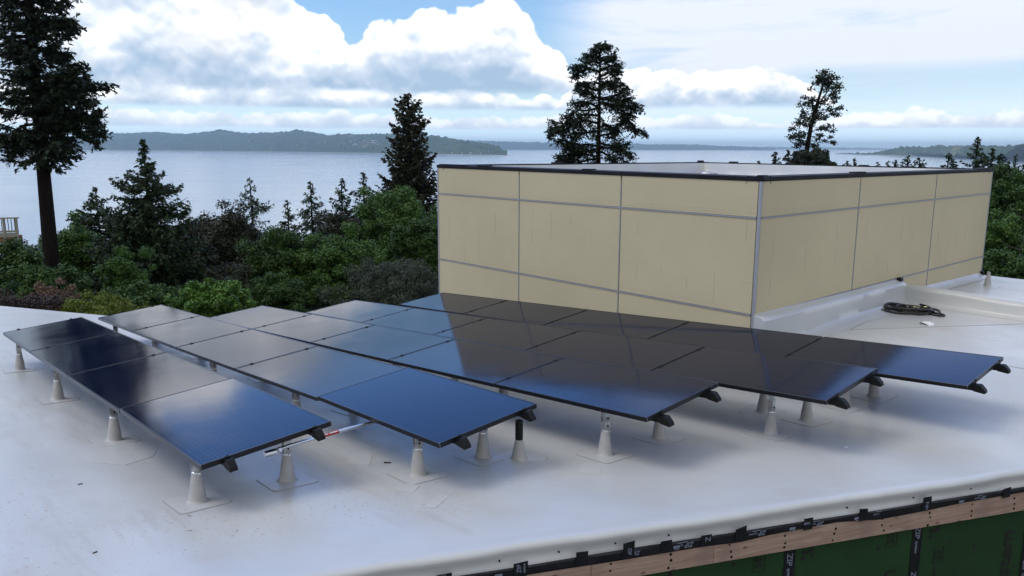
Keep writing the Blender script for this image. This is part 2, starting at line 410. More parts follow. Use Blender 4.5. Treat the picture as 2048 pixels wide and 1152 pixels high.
# raw fascia boards, jointed
for i, (a, b) in enumerate([(-9.5, -3.1), (-3.097, 1.57), (1.573, 2.405), (2.407, 6.2), (6.203, 11.5)]):
    mb = MB(); n = max(2, int((b - a) / .3)); rows = []
    for s in np.linspace(a, b, n):
        z = zedge(s); rows.append([EP(s, .0, z - .10), EP(s, .084, z - .10), EP(s, .086, z - .103), EP(s, .086, z - .268), EP(s, .084, z - .27), EP(s, .0, z - .27), EP(s, .0, z - .10)])
    mb.grid(rows)
    mb.add([rows[0][0], rows[0][1], rows[0][4], rows[0][5]], [(0, 1, 2, 3)]); mb.add([rows[-1][0], rows[-1][1], rows[-1][4], rows[-1][5]], [(3, 2, 1, 0)])
    me = bpy.data.meshes.new('fascia_board'); me.from_pydata(mb.v, [], mb.f)
    # object frame along the board so that the grain follows it
    B = Matrix(((EE.x, EN.x, 0), (EE.y, EN.y, 0), (0, 0, 1))).to_4x4(); T = Matrix.Translation(EP((a + b) / 2, 0, zedge((a + b) / 2) - .2)) @ B
    me.transform(T.inverted()); o = link('fascia_board', me, M['wood'], bld); o.matrix_parent_inverse = bld.matrix_basis.inverted(); o.matrix_basis = T
    fb = o
    for s in np.arange(a + .12, b - .1, .405):
        if not -.5 < s < 6: continue
        for k in range(3):
            ds = rnd.uniform(-.014, .014); zz = zedge(s) - .15 - k * .045 - rnd.uniform(0, .02)
            Pn = T.inverted() @ EP(s + ds, .0865, zz); mbn = MB(); mbn.lathe([(.007 + rnd.random() * .004, 0), (.006, .0015)], n=7)
            mm = Matrix.Translation(Pn) @ Matrix.Rotation(-PI / 2, 4, 'X'); mbn.v = [tuple(mm @ Vector(p)) for p in mbn.v]; mbn.build('nail_head', M['plastic'], fb)
# sheathing wall, its vertical seam tapes and stencils
mb = MB(); rows = []
for s in np.linspace(-9.5, 11.5, 60): rows.append([EP(s, .02, zedge(s) - .25), EP(s, .02, -11)])
mb.grid(rows)
B = Matrix(((EE.x, EN.x, 0), (EE.y, EN.y, 0), (0, 0, 1))).to_4x4(); T = Matrix.Translation(EP(0, 0, -5)) @ B
me = bpy.data.meshes.new('sheathing_wall'); me.from_pydata(mb.v, [], mb.f); me.transform(T.inverted())
wall = link('sheathing_wall', me, M['green'], bld); wall.matrix_parent_inverse = bld.matrix_basis.inverted(); wall.matrix_basis = T
def on_wall(me, s, z, rot, name, m, t=.0215):
    me.transform(Matrix.Translation(Vector((s, t, z + 5))) @ Matrix.Rotation(PI / 2, 4, 'X') @ Matrix.Rotation(PI, 4, 'Y') @ Matrix.Rotation(PI, 4, 'Z') @ Matrix.Rotation(rot, 4, 'Z'))
    # text faces outward (+t): built facing +z, turned so that x runs along EE and y up
    return link(name, me, m, wall)
def flat_text(tx, size, s, z, rot, m, t=.0225, shear=0, bold=.001):
    me = text_mesh(tx, size, .0005, shear, bold)
    # x -> +s , y -> up, z -> +t  needs right-handed frame: (s, t, z) axes are left-handed for x,y->s,z so use matrix directly
    me.transform(Matrix.Rotation(rot, 4, 'Z'))
    co = [v.co.copy() for v in me.vertices]
    for v, c in zip(me.vertices, co): v.co = Vector((s + c.x, t + c.z, z + 5 + c.y))
    return link('stencil_lettering' if m is M['woodink'] else 'tape_lettering', me, m, wall)
for s in (-5.5, -3.1, -.6, .84, 1.95, 3.04, 4.13, 5.24, 6.4, 7.6):
    mb = MB(); rows = []
    for z in np.arange(-2.5, -6.0, -.06):
        k = .004 * math.sin(z * 31 + s * 7); rows.append([Vector((s - .045 + k, .0245, z + 5)), Vector((s + .045 + k * .5, .0245, z + 5))])
    mb.grid(rows); tp = mb.build('seam_tape', M['tape'], wall)
    if 0 < s < 6:
        for q in range(6):
            z0 = -2.66 - q * .34 - (.12 if s > 5 else 0)
            flat_text('ZIP', .062, s - .004, z0, -PI / 2, M['tapeink'], .0262, .15)
            flat_text('system', .034, s - .004, z0 - .11, -PI / 2, M['tapeink'], .0262, .15)
ink = M['woodink']
for s, z, r in ((3.20, -2.62, -PI / 2), (4.31, -2.66, -PI / 2), (2.12, -2.60, -PI / 2)):
    flat_text('m.', .20, s, z + .02, r, ink, .0225, 0, .004)
flat_text('stem', .19, 5.03, -2.99, PI / 2, ink, .0225, .1, .004)
flat_text('system', .19, 3.90, -3.17, PI / 2, ink, .0225, .1, .004)
flat_text('system', .19, 2.80, -3.20, PI / 2, ink, .0225, .1, .004)
for s, z in ((2.80, -2.645), (3.90, -2.668), (4.35, -2.874)):
    flat_text('30', .082, s, z, PI / 2, ink, .0225, 0, .001)
    mb = MB()
    for dx, dz, a, b in ((-.045, 0, .004, .116), (.045, 0, .004, .116), (0, -.058, .094, .004), (0, .058, .094, .004)): mb.box((s + dx, .0226, z + dz + 5), (a, .001, b))
    mb.build('stencil_lettering', ink, wall)
    flat_text('MIN CTR', .03, s - .02, z + (.14 if s < 4 else -.14), PI / 2, ink, .0225)
mb = MB()
for _ in range(240):
    s = rnd.uniform(-1, 7.5); z = rnd.uniform(-4.2, -2.5); a = rnd.uniform(.004, .022)
    n = 7; ph = rnd.random() * 6
    mb.add([(s + a * math.cos(ph + k * 2 * PI / n) * rnd.uniform(.4, 1), .0226, z + 5 + a * 1.2 * math.sin(ph + k * 2 * PI / n) * rnd.uniform(.4, 1)) for k in range(n)], [tuple(range(n))])
mb.build('dirt_spots', ink, wall)['kind'] = 'stuff'

# ------------------------------------------------------------------ curb flashing along the penthouse, low parapet, upper roof
def zbase(v): return -1.955 - .005 * v
mb = MB(); rows = []
for v in np.arange(-.02, VPAR + .12, .08):
    zb = zbase(v); k = wob(v, 2.3, .4) * .012; k2 = wob(v, 4.2, 2) * .008
    zf = zroof(.35, v)
    f = sstep(0, 1.0, v)
    rows.append([W(.012, v, zb + .012), W(.03, v, zb - .004), W(.07 + k, v, zb - .018), W(.115 + k, v, zb - .032 + k2), W(.145 + k, v, zb - .06 + k2), W(.155 + k2, v, zb - .12), W(.165 + k2, v, zf + .14), W(.18, v, zf + .055), W(.225, v, zf + .018), W(.30 + k, v, zf + .0065), W(.42 + k, v, zf + .002)])
mb.grid(rows); e0_ = list(rows[0]); mb.add(e0_ + [W(.012, -.02, zroof(.35, 0))], [tuple(range(len(e0_) + 1))]); fixw(mb.build('curb_flashing', M['membrane_edge'], bld, 'auto'), bld)
# parapet crossing the roof along u at v = VPAR
mb = MB(); rows = []
for u in np.arange(.02, 6.6, .1):
    zf = -2.30; zt = -2.05 - .012 * sstep(.8, 1.5, u) * 1.5 - .01 * u; k = .012 * wob(u, 2.7, 1)
    ub = u
    rows.append([W(ub, VPAR - .16, zf + .002), W(ub, VPAR - .06, zf + .012), W(ub, VPAR - .02 + k, zf + .05), W(ub, VPAR + .0 + k, zt - .06), W(ub, VPAR + .02 + k, zt - .02), W(ub, VPAR + .06, zt), W(ub, VPAR + .16, zt + .004), W(ub, VPAR + .22, zt - .015), W(ub, VPAR + .27, zt - .08), W(ub, VPAR + .31, -2.27), W(ub, VPAR + .38, -2.285)])
mb.grid(rows); fixw(mb.build('parapet', M['membrane_edge'], bld, True), bld)
mb = MB(); rows = []
for v in np.linspace(VPAR + .30, 7.95, 14):
    rows.append([W(u, v, -2.29 - .012 * (v - 4.3)) for u in np.linspace(.0, 7.6, 24)])
mb.grid(rows); fixw(mb.build('upper_roof_membrane', M['membrane_edge'], bld, True), bld)
mb = MB(); mb.grid([[W(-6.3, 7.95, -2.335), W(7.6, 7.95, -2.335), W(7.6, VPAR, -2.30)], [W(-6.3, 7.95, -11), W(7.6, 7.95, -11), W(7.6, VPAR, -11)]]); fixw(mb.build('side_wall', M['green'], bld), bld)
mb = MB(); mb.box(W(.06, 4.02, -2.00), (.06, .09, .11), (RU, SV, Vector((0, 0, 1)))); mb.box(W(.05, 7.72, -2.27), (.05, .05, .08), (RU, SV, Vector((0, 0, 1)))); fixw(mb.build('trim_end', M['black'], bld), bld)
mb = MB(); rows = []
for v in np.arange(4.3, 7.75, .2): rows.append([W(.012, v, -2.20 - .022 * (v - 5)), W(.045, v, -2.225 - .022 * (v - 5)), W(.10, v, -2.275 - .012 * (v - 4.3)), W(.2, v, -2.284 - .012 * (v - 4.3))])
mb.grid(rows); fixw(mb.build('curb_flashing', M['membrane_edge'], bld, True), bld)

# lap seams of the membrane: thin welded strips following the roof
def strip(pts, w, name, m, parent, h=.0035):
    mb = MB()
    for (a, b) in zip(pts[:-1], pts[1:]):
        n = max(2, int(math.dist(a, b) / .25)); d = Vector((b[0] - a[0], b[1] - a[1])).normalized(); q = Vector((-d.y, d.x)) * w / 2
        L_, R_ = [], []
        for t in np.linspace(0, 1, n + 1):
            u = a[0] + (b[0] - a[0]) * t; v = a[1] + (b[1] - a[1]) * t
            L_.append((u + q.x, v + q.y)); R_.append((u - q.x, v - q.y))
        P = lambda uv, dz: W(uv[0], uv[1], zroof(*uv) + dz)
        mb.grid([[P(x, .0002) for x in L_], [P(x, h) for x in L_], [P(x, h) for x in R_], [P(x, .0002) for x in R_]])
    return mb.build(name, m, parent)
M['seamshade'] = mat('lap seam shade and dirt', (.30, .30, .305), .7)  # seam edge shade and dirt painted as one dark grey strip
for pts in ([(.46, 1.56), (1.83, 3.65)], [(.464, 1.56), (.30, 2.98)], [(2.17, 1.236), (4.6, 1.25)], [(-1.2, -12), (1.2, -8.2)], [(-12, -8.1), (.9, -7.75)], [(-9.6, -7.0), (-6.8, -7.1)], [(-5.2, -8.05), (-5.3, -12.5)], [(-2.2, -7.95), (-2.25, -10.5)]):
    strip(pts, .006, 'lap_seam', M['seamshade'], roof)

# ------------------------------------------------------------------ penthouse
ZT = lambda u, v: -.385 - .0025 * u - .0048 * v      # top of the siding
PU, PV = -6.20, 7.76
pent = thing('penthouse', W(PU / 2, PV / 2, -2.6), 'boxy rooftop penthouse clad in beige panels with black coping', 'penthouse')
core = MB()
def cornerz(u, v, dz): return W(u, v, ZT(u, v) + dz)
ins = .02
pts = [(-ins, ins), (-ins, PV - ins), (PU + ins, PV - ins), (PU + ins, ins)]
core.grid([[W(u, v, -3.4) for u, v in pts + pts[:1]], [cornerz(u, v, -.005) for u, v in pts + pts[:1]]])
fixw(core.build('core_wall', M['joint'], pent), pent)
UP = Vector((0, 0, 1))
uj = [PU, -4.11, -2.07, 0]; vj = [0, 2.506, 5.19, PV]
zj = [(-.812, -.822), (-1.962, -1.964)]
G = .011
def panel(quad, nrm):
    q = [Vector(p) for p in quad]; c = sum(q, Vector()) / 4
    mb = MB(); th = nrm * .018
    inner = [p + (c - p).normalized() * .002 for p in q]
    V = q + [p + th * .9 for p in q] + [p + th for p in inner]
    mb.add(V, [(3, 2, 1, 0), (8, 9, 10, 11)] + [(i, (i + 1) % 4, 4 + (i + 1) % 4, 4 + i) for i in range(4)] + [(4 + i, 4 + (i + 1) % 4, 8 + (i + 1) % 4, 8 + i) for i in range(4)])
    return fixw(mb.build('cladding_panel', M['clad'], pent), pent)
marks = MB(); dots = MB()
def dot(p, nrm, r):
    a = nrm.cross(UP).normalized(); n = 7
    dots.add([p + nrm * .0192 + (a * math.cos(k * 2 * PI / n) + UP * math.sin(k * 2 * PI / n)) * r * rnd.uniform(.7, 1.1) for k in range(n)], [tuple(range(n))])
for side in (0, 1):
    js = uj if side == 0 else vj
    nrm = -SV if side == 0 else RU
    ax = RU if side == 0 else SV
    P = (lambda a, z: W(a, 0, z)) if side == 0 else (lambda a, z: W(0, a, z))
    top = (lambda a: ZT(a, 0)) if side == 0 else (lambda a: ZT(0, a))
    for i in range(3):
        a = js[i] + G; b = js[i + 1] - G
        if side == 0 and i == 2: b -= .01
        if side == 1 and i == 0: a += .01
        bot = -2.75 if side == 0 or i > 0 else -2.5
        zs = [(top(a), top(b)), (zj[0][0] + G, zj[0][0] + G), (zj[0][0] - G, zj[0][0] - G), (zj[1][0] + G, zj[1][0] + G), (zj[1][0] - G, zj[1][0] - G), (bot, bot)]
        for k in range(3):
            t0, t1 = zs[2 * k]; b0, b1 = zs[2 * k + 1]
            panel([P(a, b0), P(b, b1), P(b, t1), P(a, t0)], nrm)
        # pencil marks: short ticks beside vertical joints, long faint lines near the horizontal joints and stud lines
        for zz in np.arange(-.55, -2.2, -.205):
            for e, sgn in ((a, 1), (b, -1)):
                if rnd.random() < .85:
                    ll = rnd.uniform(.05, .13); c = P(e + sgn * (.02 + ll / 2), zz + rnd.uniform(-.01, .01)) + nrm * .019
                    marks.box(c, (ll, .0008, .0035), (ax, nrm, UP))
                if rnd.random() < .5: dot(P(e + sgn * rnd.uniform(.05, .09), zz + .02), nrm, rnd.uniform(.007, .012))
        for zz in (-.775, -1.90, -.74):
            x0 = a + rnd.uniform(.02, .3); x1 = b - rnd.uniform(.02, .3); marks.box((P(x0, zz) + P(x1, zz)) / 2 + nrm * .019, (x1 - x0, .0008, .0025), (ax, nrm, UP))
            for x in np.arange(x0, x1, .2):
                if rnd.random() < .7: dot(P(x + rnd.uniform(-.02, .02), zz + rnd.uniform(-.01, .02)), nrm, rnd.uniform(.006, .013))
        for x in np.arange(a + .3, b - .1, .405):
            for _ in range(2):
                z0 = rnd.uniform(-.95, -1.85); marks.box(P(x, z0) + nrm * .019, (.0025, .0008, rnd.uniform(.05, .3)), (ax, nrm, UP))
            for _ in range(5): dot(P(x + rnd.uniform(-.02, .02), rnd.uniform(-.45, -2.3)), nrm, rnd.uniform(.007, .015))
    # joints
    for j in js[1:-1] if True else []:
        mb = MB(); h = 2.35; mb.box(P(j, -1.6 + .02) + nrm * .008, (G * .9, .028, h - .1), (ax, nrm, UP))
        mb.box(P(j + .005, -1.6 + .02) + nrm * .0225, (.0035, .003, h - .1), (ax, nrm, UP)); fixw(mb.build('joint_trim', M['joint'], pent), pent)
    for z in (zj[0][0], zj[1][0]):
        mb = MB(); L_ = js[-1] - js[0] - .05; mid = (js[0] + js[-1]) / 2
        mb.box(P(mid, z - .004) + nrm * .010, (L_, .034, .009), (ax, nrm, UP)); mb.box(P(mid, z + .0045) + nrm * .006, (L_, .034, .006), (ax, nrm, UP))
        fixw(mb.build('joint_trim', M['joint'], pent), pent)
fixw(marks.build('pencil_marks', M['pencil'], pent), pent)['kind'] = 'stuff'
fixw(dots.build('filler_spots', M['filler'], pent), pent)['kind'] = 'stuff'
dots2 = MB()
mb = MB(); mb.box(W(.006, -.006, -1.50), (.031, .031, 2.22), (RU, SV, UP)); fixw(mb.build('corner_trim', M['joint'], pent), pent)
mb = MB(); mb.box(W(PU - .004, -.006, -1.52), (.03, .035, 2.28), (RU, SV, UP)); fixw(mb.build('corner_trim', M['joint'], pent), pent)
mb = MB(); mb.box(W(.004, PV + .004, -1.52), (.035, .03, 2.2), (RU, SV, UP)); fixw(mb.build('corner_trim', M['joint'], pent), pent)
mb = MB(); rows = []
mb.box(W(.0, 1.95, -1.96 - .0), (.02, 3.9, .012), (RU, SV, UP)); fixw(mb.build('base_trim', M['black'], pent), pent)
# back walls
mb = MB(); mb.grid([[W(0, PV, -11), W(PU, PV, -11), W(PU, 0, -11)], [cornerz(0, PV, -.01), cornerz(PU, PV, -.01), cornerz(PU, 0, -.01)]]); fixw(mb.build('back_wall', M['clad'], pent), pent)
# coping, four sides: outer leg, top, inner leg
PT = .17
def cop(p, q, out):
    d = (Vector(q) - Vector(p)); mb = MB()
    o_, i_ = out * .024, -out * PT
    prof = [(o_, -.004), (o_ * 1.15, 0.0), (o_ * 1.15, .044), (o_, .048), (i_, .054), (i_ * 1.02, .050), (i_ * 1.02, -.035)]
    mb.grid([[Vector(p) + a + UP * z for a, z in prof], [Vector(q) + a + UP * z for a, z in prof]])
    return fixw(mb.build('coping', M['coping'], pent), pent)
c_nl, c_nr, c_fr, c_fl = cornerz(PU, 0, 0), cornerz(0, 0, 0), cornerz(0, PV, 0), cornerz(PU, PV, 0)
ce = .03
cop(c_nl - RU * .025, c_nr + RU * .025, -SV); cop(c_nr - SV * .025, c_fr + SV * .025, RU); cop(c_fr + RU * .025, c_fl - RU * .025, SV); cop(c_fl + SV * .025, c_nl - SV * .025, -RU)
def clip(u, v, along, out, L_, h=.016, name='coping_clip'):
    mb = MB(); p = W(u, v, ZT(u, v) + .048) - out * .02
    mb.add([p + along * a + out * b + UP * z for a, z in ((-L_ / 2, -.03), (L_ / 2, -.03), (L_ / 2 - .03, h), (-L_ / 2 + .03, h)) for b in (-.06, .052)], [(0, 2, 4, 6), (1, 7, 5, 3), (0, 1, 3, 2), (2, 3, 5, 4), (4, 5, 7, 6), (6, 7, 1, 0)])
    fixw(mb.build(name, M['coping'], pent), pent)
clip(-5.8, 0, RU, -SV, .75); clip(-4.98, 0, RU, -SV, .30); clip(-2.70, 0, RU, -SV, .22, .022); clip(0, -.0, RU, -SV, .13, .02); clip(0, 2.48, SV, RU, .32, .024); clip(0, 7.3, SV, RU, .6, .02)
clip(PU, 2.9, SV, -RU, .30, .03); clip(PU, 4.9, SV, -RU, .25, .012); clip(PU, 7.7, SV, -RU, .15, .04); clip(-5.3, PV, RU, SV, .22, .03); clip(-2.3, PV, RU, SV, .22, .02)
# inner parapet faces and inner roof
mb = MB(); zi = -.70
def ring(ins_, zf):
    pl = [(-ins_, ins_), (-ins_, PV - ins_), (PU + ins_, PV - ins_), (PU + ins_, ins_), (-ins_, ins_)]; r = []
    for (a, b) in zip(pl[:-1], pl[1:]):
        for t in np.linspace(0, 1, 36, endpoint=False):
            u = a[0] + (b[0] - a[0]) * t; v = a[1] + (b[1] - a[1]) * t; r.append(W(u, v, zf(u, v)))
    r.append(r[0].copy()); return r
wv = lambda u, v: .02 * wob(u * 1.1 + v * 1.3, 3, 1)
r0 = ring(PT + .012, lambda u, v: ZT(u, v) + .03); r1 = ring(PT + .055, lambda u, v: -.50 + wv(u, v)); r2 = ring(PT + .09, lambda u, v: -.60 + wv(v, u)); r3 = ring(PT + .16, lambda u, v: zi + .02 + wv(u, v) * .4); r4 = ring(PT + .4, lambda u, v: zi + .0 + .03 * sstep(6.5, 3, abs(v)))
for i, r in enumerate((r1, r2, r3)):
    for k, p in enumerate(r[:-1]): p += RU * (.018 * math.sin(k * 1.3 + i)) + SV * (.018 * math.cos(k * 1.7 + i))
    r[-1] = r[0].copy()
mb.grid([r0, r1, r2, r3, r4]); fixw(mb.build('inner_membrane', M['membrane_edge'], pent, True), pent)
mb = MB(); rows = []
for v in np.linspace(PT + .38, PV - PT - .38, 16): rows.append([W(u, v, zi + .004 + .03 * sstep(6.5, 3, abs(v))) for u in np.linspace(PU + PT + .38, -PT - .38, 16)])
mb.grid(rows); fixw(mb.build('penthouse_roof', M['membrane_edge'], pent, True), pent)
mb = MB(); pd = W(PU + .62, PV - .62, zi)
mb.lathe([(.20, 0), (.20, .10), (.17, .13), (.05, .15)], pd, 18); gr = fixw(mb.build('roof_drain', M['alu'], pent), pent)
mb = MB()
for k in range(18):
    a = k * 2 * PI / 18; mb.box(pd + Vector((math.cos(a) * .205, math.sin(a) * .205, .055)), (.018, .018, .10))
fixw(mb.build('drain_cage', M['plastic'], pent), pent)

# ------------------------------------------------------------------ solar modules
LM = .916; PM = 1.72
rowdata = dict(
 A=([(-6.723, -6.54, -2.359), (-5.006, -6.542, -2.257), (-3.289, -6.545, -2.152), (-1.572, -6.547, -2.041), (0.144, -6.55, -1.926)], (-.004, .997, .076)),
 B=([(-7.784, -5.181, -2.541), (-6.068, -5.184, -2.432), (-4.351, -5.187, -2.317), (-2.636, -5.191, -2.197), (-.92, -5.194, -2.072), (.795, -5.197, -1.942)], (-.005, .997, .083)),
 C=([(-7.112, -3.826, -2.635), (-5.397, -3.825, -2.497), (-3.683, -3.823, -2.358), (-1.969, -3.822, -2.218), (-.255, -3.821, -2.077), (1.46, -3.819, -1.934)], (-.008, .996, .084)),
 D=([(-6.419, -2.514, -2.616), (-4.705, -2.51, -2.482), (-2.99, -2.507, -2.345), (-1.276, -2.503, -2.206), (.439, -2.5, -2.065), (2.153, -2.497, -1.922)], (-.009, .996, .090)),
 E=([(-5.894, -1.086, -2.592), (-4.179, -1.085, -2.471), (-2.463, -1.084, -2.348), (-.747, -1.084, -2.224), (.968, -1.083, -2.099), (2.683, -1.082, -1.972)], (-.008, .995, .095)))
rownames = {'A': 'leftmost', 'B': 'second-from-left', 'C': 'middle', 'D': 'second-from-right', 'E': 'rightmost'}
poswords = ['front', 'second from the front', 'third from the front', 'fourth from the front', 'farthest']
reflect_words = {('A', 0): 'deep blue', ('B', 0): 'deep blue', ('C', 0): 'dark blue', ('D', 0): 'near black', ('E', 0): 'dark blue'}
def frame_of(p0, p1, sd):
    x = (p1 - p0).normalized(); y = (RU * sd[0] + SV * sd[1] + UP * sd[2]).normalized(); z = x.cross(y).normalized(); y = z.cross(x)
    return Matrix(((x.x, y.x, z.x), (x.y, y.y, z.y), (x.z, y.z, z.z)))
# prototype module, origin at the middle of its near-left corner edge, x along the rail, y across, z up; top surface at z = 0
PLn = PM - .018; FT = .034; FW = .014
def proto_module():
    root = thing('solar_panel')
    mb = MB()
    for c, sz in (((PLn / 2, FW / 2, -FT / 2), (PLn, FW, FT)), ((PLn / 2, LM - FW / 2, -FT / 2), (PLn, FW, FT))): mb.cbox(c, sz, ch=.0012)
    for c, sz in (((FW / 2, LM / 2, -FT / 2 - .0003), (FW, LM - 2 * FW, FT)), ((PLn - FW / 2, LM / 2, -FT / 2 - .0003), (FW, LM - 2 * FW, FT))): mb.cbox(c, sz, ch=.0012)
    fr = mb.build('frame', M['frame'], root)
    mb = MB(); mb.box((PLn / 2, LM / 2, -.0045), (PLn - 2 * FW + .002, LM - 2 * FW + .002, .005)); g = mb.build('cell_glass', M['cells'], root)
    mb = MB(); mb.box((PLn / 2, LM / 2, -.022), (.10, .14, .022)); mb.box((PLn / 2 - .4, LM / 2, -.010), (.09, .12, .004)); j = mb.build('junction_box', M['plastic'], root)
    # bright corner joints of the frame, as short mitre lines
    mb = MB()
    for x, y in ((.006, .006), (PLn - .006, .006), (.006, LM - .006), (PLn - .006, LM - .006)):
        mb.box((x, y, -.0001), (.010, .0022, .0012), (Vector((.7071, .7071 * (1 if (x < 1) == (y < .5) else -1), 0)), Vector((-.7071 * (1 if (x < 1) == (y < .5) else -1), .7071, 0)), UP))
        mb.box((x + (.0066 if x > 1 else -.0066), y, -FT / 2), (.0012, .0022, FT * .9))
    c = mb.build('corner_joint', M['alu'], root)
    return root
def copy_tree(o, par=None):
    c = o.copy(); COL.objects.link(c)
    if par: c.parent = par
    for ch in o.children: copy_tree(ch, c)
    return c
pm = proto_module(); first = True
rails = []
for rk, (seams, sd) in rowdata.items():
    n = len(seams) - 1; S_ = [W(*p) for p in seams]
    for j in range(n):             # j = 0 farthest
        Mx = frame_of(S_[j], S_[j + 1], sd)
        if rk in 'AB' and j == n - 1:    # the front modules of the two left rows sit a touch flatter
            Mx = Mx @ Matrix.Rotation(R3(1.35), 3, 'Y')
        o = pm if first else copy_tree(pm); first = False
        x = Mx.col[0]
        base = S_[j] + (S_[j + 1] - S_[j]).normalized() * .009
        if rk in 'AB' and j == n - 1: base = base + UP * .014
        o.matrix_world = Matrix.Translation(base) @ Mx.to_4x4()
        front = n - 1 - j
        word = poswords[front] if front < n - 1 else 'farthest'
        extra = reflect_words.get((rk, front), 'black-framed')
        tag(o, f'{extra} solar panel, {word} one in the {rownames[rk]} row', 'solar panel', 'black-framed solar panels in rows on the white roof')
    # rails
    for k, fr in enumerate((.19, .86)):
        root = thing('mounting_rail', S_[0], f'black mounting rail under the {"left" if k == 0 else "right"} half of the {rownames[rk]} panel row', 'rail', 'black mounting rails under the panels')
        mb = MB()
        P = []
        for q in S_: 
            Mx = frame_of(S_[0], S_[-1], sd); P.append(q + Mx.col[1] * (LM * fr) - Mx.col[2] * (FT + .003))
        d0 = (P[1] - P[0]).normalized(); d1 = (P[-1] - P[-2]).normalized()
        P[0] = P[0] - d0 * .06; P[-1] = P[-1] + d1 * .034
        y = Mx.col[1]; z = Mx.col[2]
        rw, rh = .022, .052
        rows = [[p + y * a - z * b for a, b in ((-rw, 0), (rw, 0), (rw, rh), (-rw, rh), (-rw, 0))] for p in P]
        mb.grid(rows); mb.add(rows[0][:4], [(0, 1, 2, 3)])
        rb = fixw(mb.build('rail_bar', M['black'], root), root)
        # slanted end cap
        mb = MB(); e = P[-1]
        prof = [(-.05, .0), (.0, -.004), (.012, .0), (.044, .040), (.048, rh + .012), (.036, rh + .018), (-.05, rh + .004)]
        V = [e + d1 * a + y * w - z * b for w in (-rw - .003, rw + .003) for a, b in prof]; m_ = len(prof)
        mb.add(V, [tuple(range(m_)), tuple(range(2 * m_ - 1, m_ - 1, -1))] + [(i + m_, (i + 1) % m_ + m_, (i + 1) % m_, i) for i in range(m_)])
        fixw(mb.build('end_cap', M['plastic'], root), root)
        # clamps on the seams
        for i, q in enumerate(S_):
            c = q + y * (LM * fr); mb = MB()
            if rk in 'AB' and i == n: c = c - z * .026
            mb.cbox(c + z * .002, (.030 if 0 < i < n else .022, .036, .006), (x, y, z), .001)
            mb.tube([c - z * .03, c + z * .0105], .005, 6)
            cl = fixw(mb.build('clamp', M['black'], root), root)
        rails.append((rk, k, P, Mx))

# ------------------------------------------------------------------ standoffs
def proto_standoff():
    root = thing('standoff')
    mb = MB(); poly = []; a = .165; rr = .035
    for cx, cy, s0 in ((a - rr, a - rr, 0), (-a + rr, a - rr, 90), (-a + rr, -a + rr, 180), (a - rr, -a + rr, 270)):
        for k in range(5): w = R3(s0 + k * 22.5); poly.append((cx + rr * math.cos(w), cy + rr * math.sin(w)))
    mb.prism(poly, .004); mb.build('flashing_patch', M['flashing'], root)
    mb = MB(); mb.prism([(x * 1.035, y * 1.035) for x, y in poly], .0022); mb.build('weld_edgeshade', M['edgeshade'], root)  # darker ring sheet: shade and dirt round the patch edge put in as colour
    mb = MB(); mb.lathe([(.078, .0036), (.066, .006), (.060, .012), (.057, .024), (.0475, .09), (.038, .15), (.029, .205), (.027, .212)], (0, 0, 0), 20, wob=.015)
    mb.build('boot', M['boot'], root, 'auto')
    mb = MB(); mb.lathe([(.031, .190), (.0335, .192), (.0335, .202), (.031, .204)], (0, 0, 0), 16, capt=False); mb.box((.04, 0, .197), (.02, .014, .014)); mb.build('hose_clamp', M['steel'], root)
    return root
ps = proto_standoff(); firsts = True
def rail_z(rk, k, u, v):
    """height of the underside of the rail above plan point (u, v)"""
    for r_, k_, P, Mx in rails:
        if r_ == rk and k_ == k:
            q = [((p - C0).dot(RU), p.z) for p in P]
            for (a, za), (b, zb) in zip(q[:-1], q[1:]):
                if u <= b or (b, zb) == q[-1]: return za + (zb - za) * (u - a) / (b - a) - .045
def standoff(u, v, rk, k, label, rot=0):
    global firsts
    o = ps if firsts else copy_tree(ps); firsts = False
    zb = zroof(u, v); o.location = W(u, v, zb); o.rotation_euler = (R3(-3.5) if v < 0 else 0, 0, AZ + rot)
    # slope of the roof handled by a small tilt
    nx = (zroof(u + .1, v) - zroof(u - .1, v)) / .2; ny = (zroof(u, v + .1) - zroof(u, v - .1)) / .2
    nrm = (-(RU * nx) - SV * ny + UP).normalized()
    xa = Matrix.Rotation(rot, 3, 'Z') @ RU; xa = (xa - nrm * xa.dot(nrm)).normalized(); ya = nrm.cross(xa)
    o.rotation_euler = (0, 0, 0)
    o.matrix_world = Matrix.Translation(W(u, v, zb + .0005)) @ Matrix(((xa.x, ya.x, nrm.x), (xa.y, ya.y, nrm.y), (xa.z, ya.z, nrm.z))).to_4x4()
    zt = rail_z(rk, k, u, v) - zb
    mb = MB(); mb.box((0, 0, (.19 + zt) / 2), (.036, .036, max(.02, zt - .19))); 
    mb.box((.021, 0, zt - .03), (.005, .055, .10)); mb.box((-.021, 0, zt - .03), (.005, .055, .10)); mb.box((.0, 0, .22), (.05, .05, .008))
    mb.build('post', M['alu'], o)
    mb = MB(); mb.tube([(-.032, 0, zt - .05), (.032, 0, zt - .05)], .006, 6); mb.tube([(-.03, .0, .235), (.03, .0, .235)], .006, 6); mb.build('bolt', M['black'], o)
    return tag(o, label, 'standoff', 'cone-booted standoffs carrying the panel rails')
legs = []
for u, v, rk, k in [(-6.125, -6.488, 'A', 0), (-4.02, -6.502, 'A', 0), (-2.026, -6.49, 'A', 0), (-.121, -6.489, 'A', 0), (-.112, -5.864, 'A', 1),
    (.397, -5.099, 'B', 0), (.389, -4.479, 'B', 1), (.982, -3.724, 'C', 0), (.975, -3.028, 'C', 1), (1.532, -2.195, 'D', 0), (1.523, -1.545, 'D', 1), (1.544, -.824, 'E', 0), (1.628, -.373, 'E', 1)]:
    legs.append((u, v, rk, k))
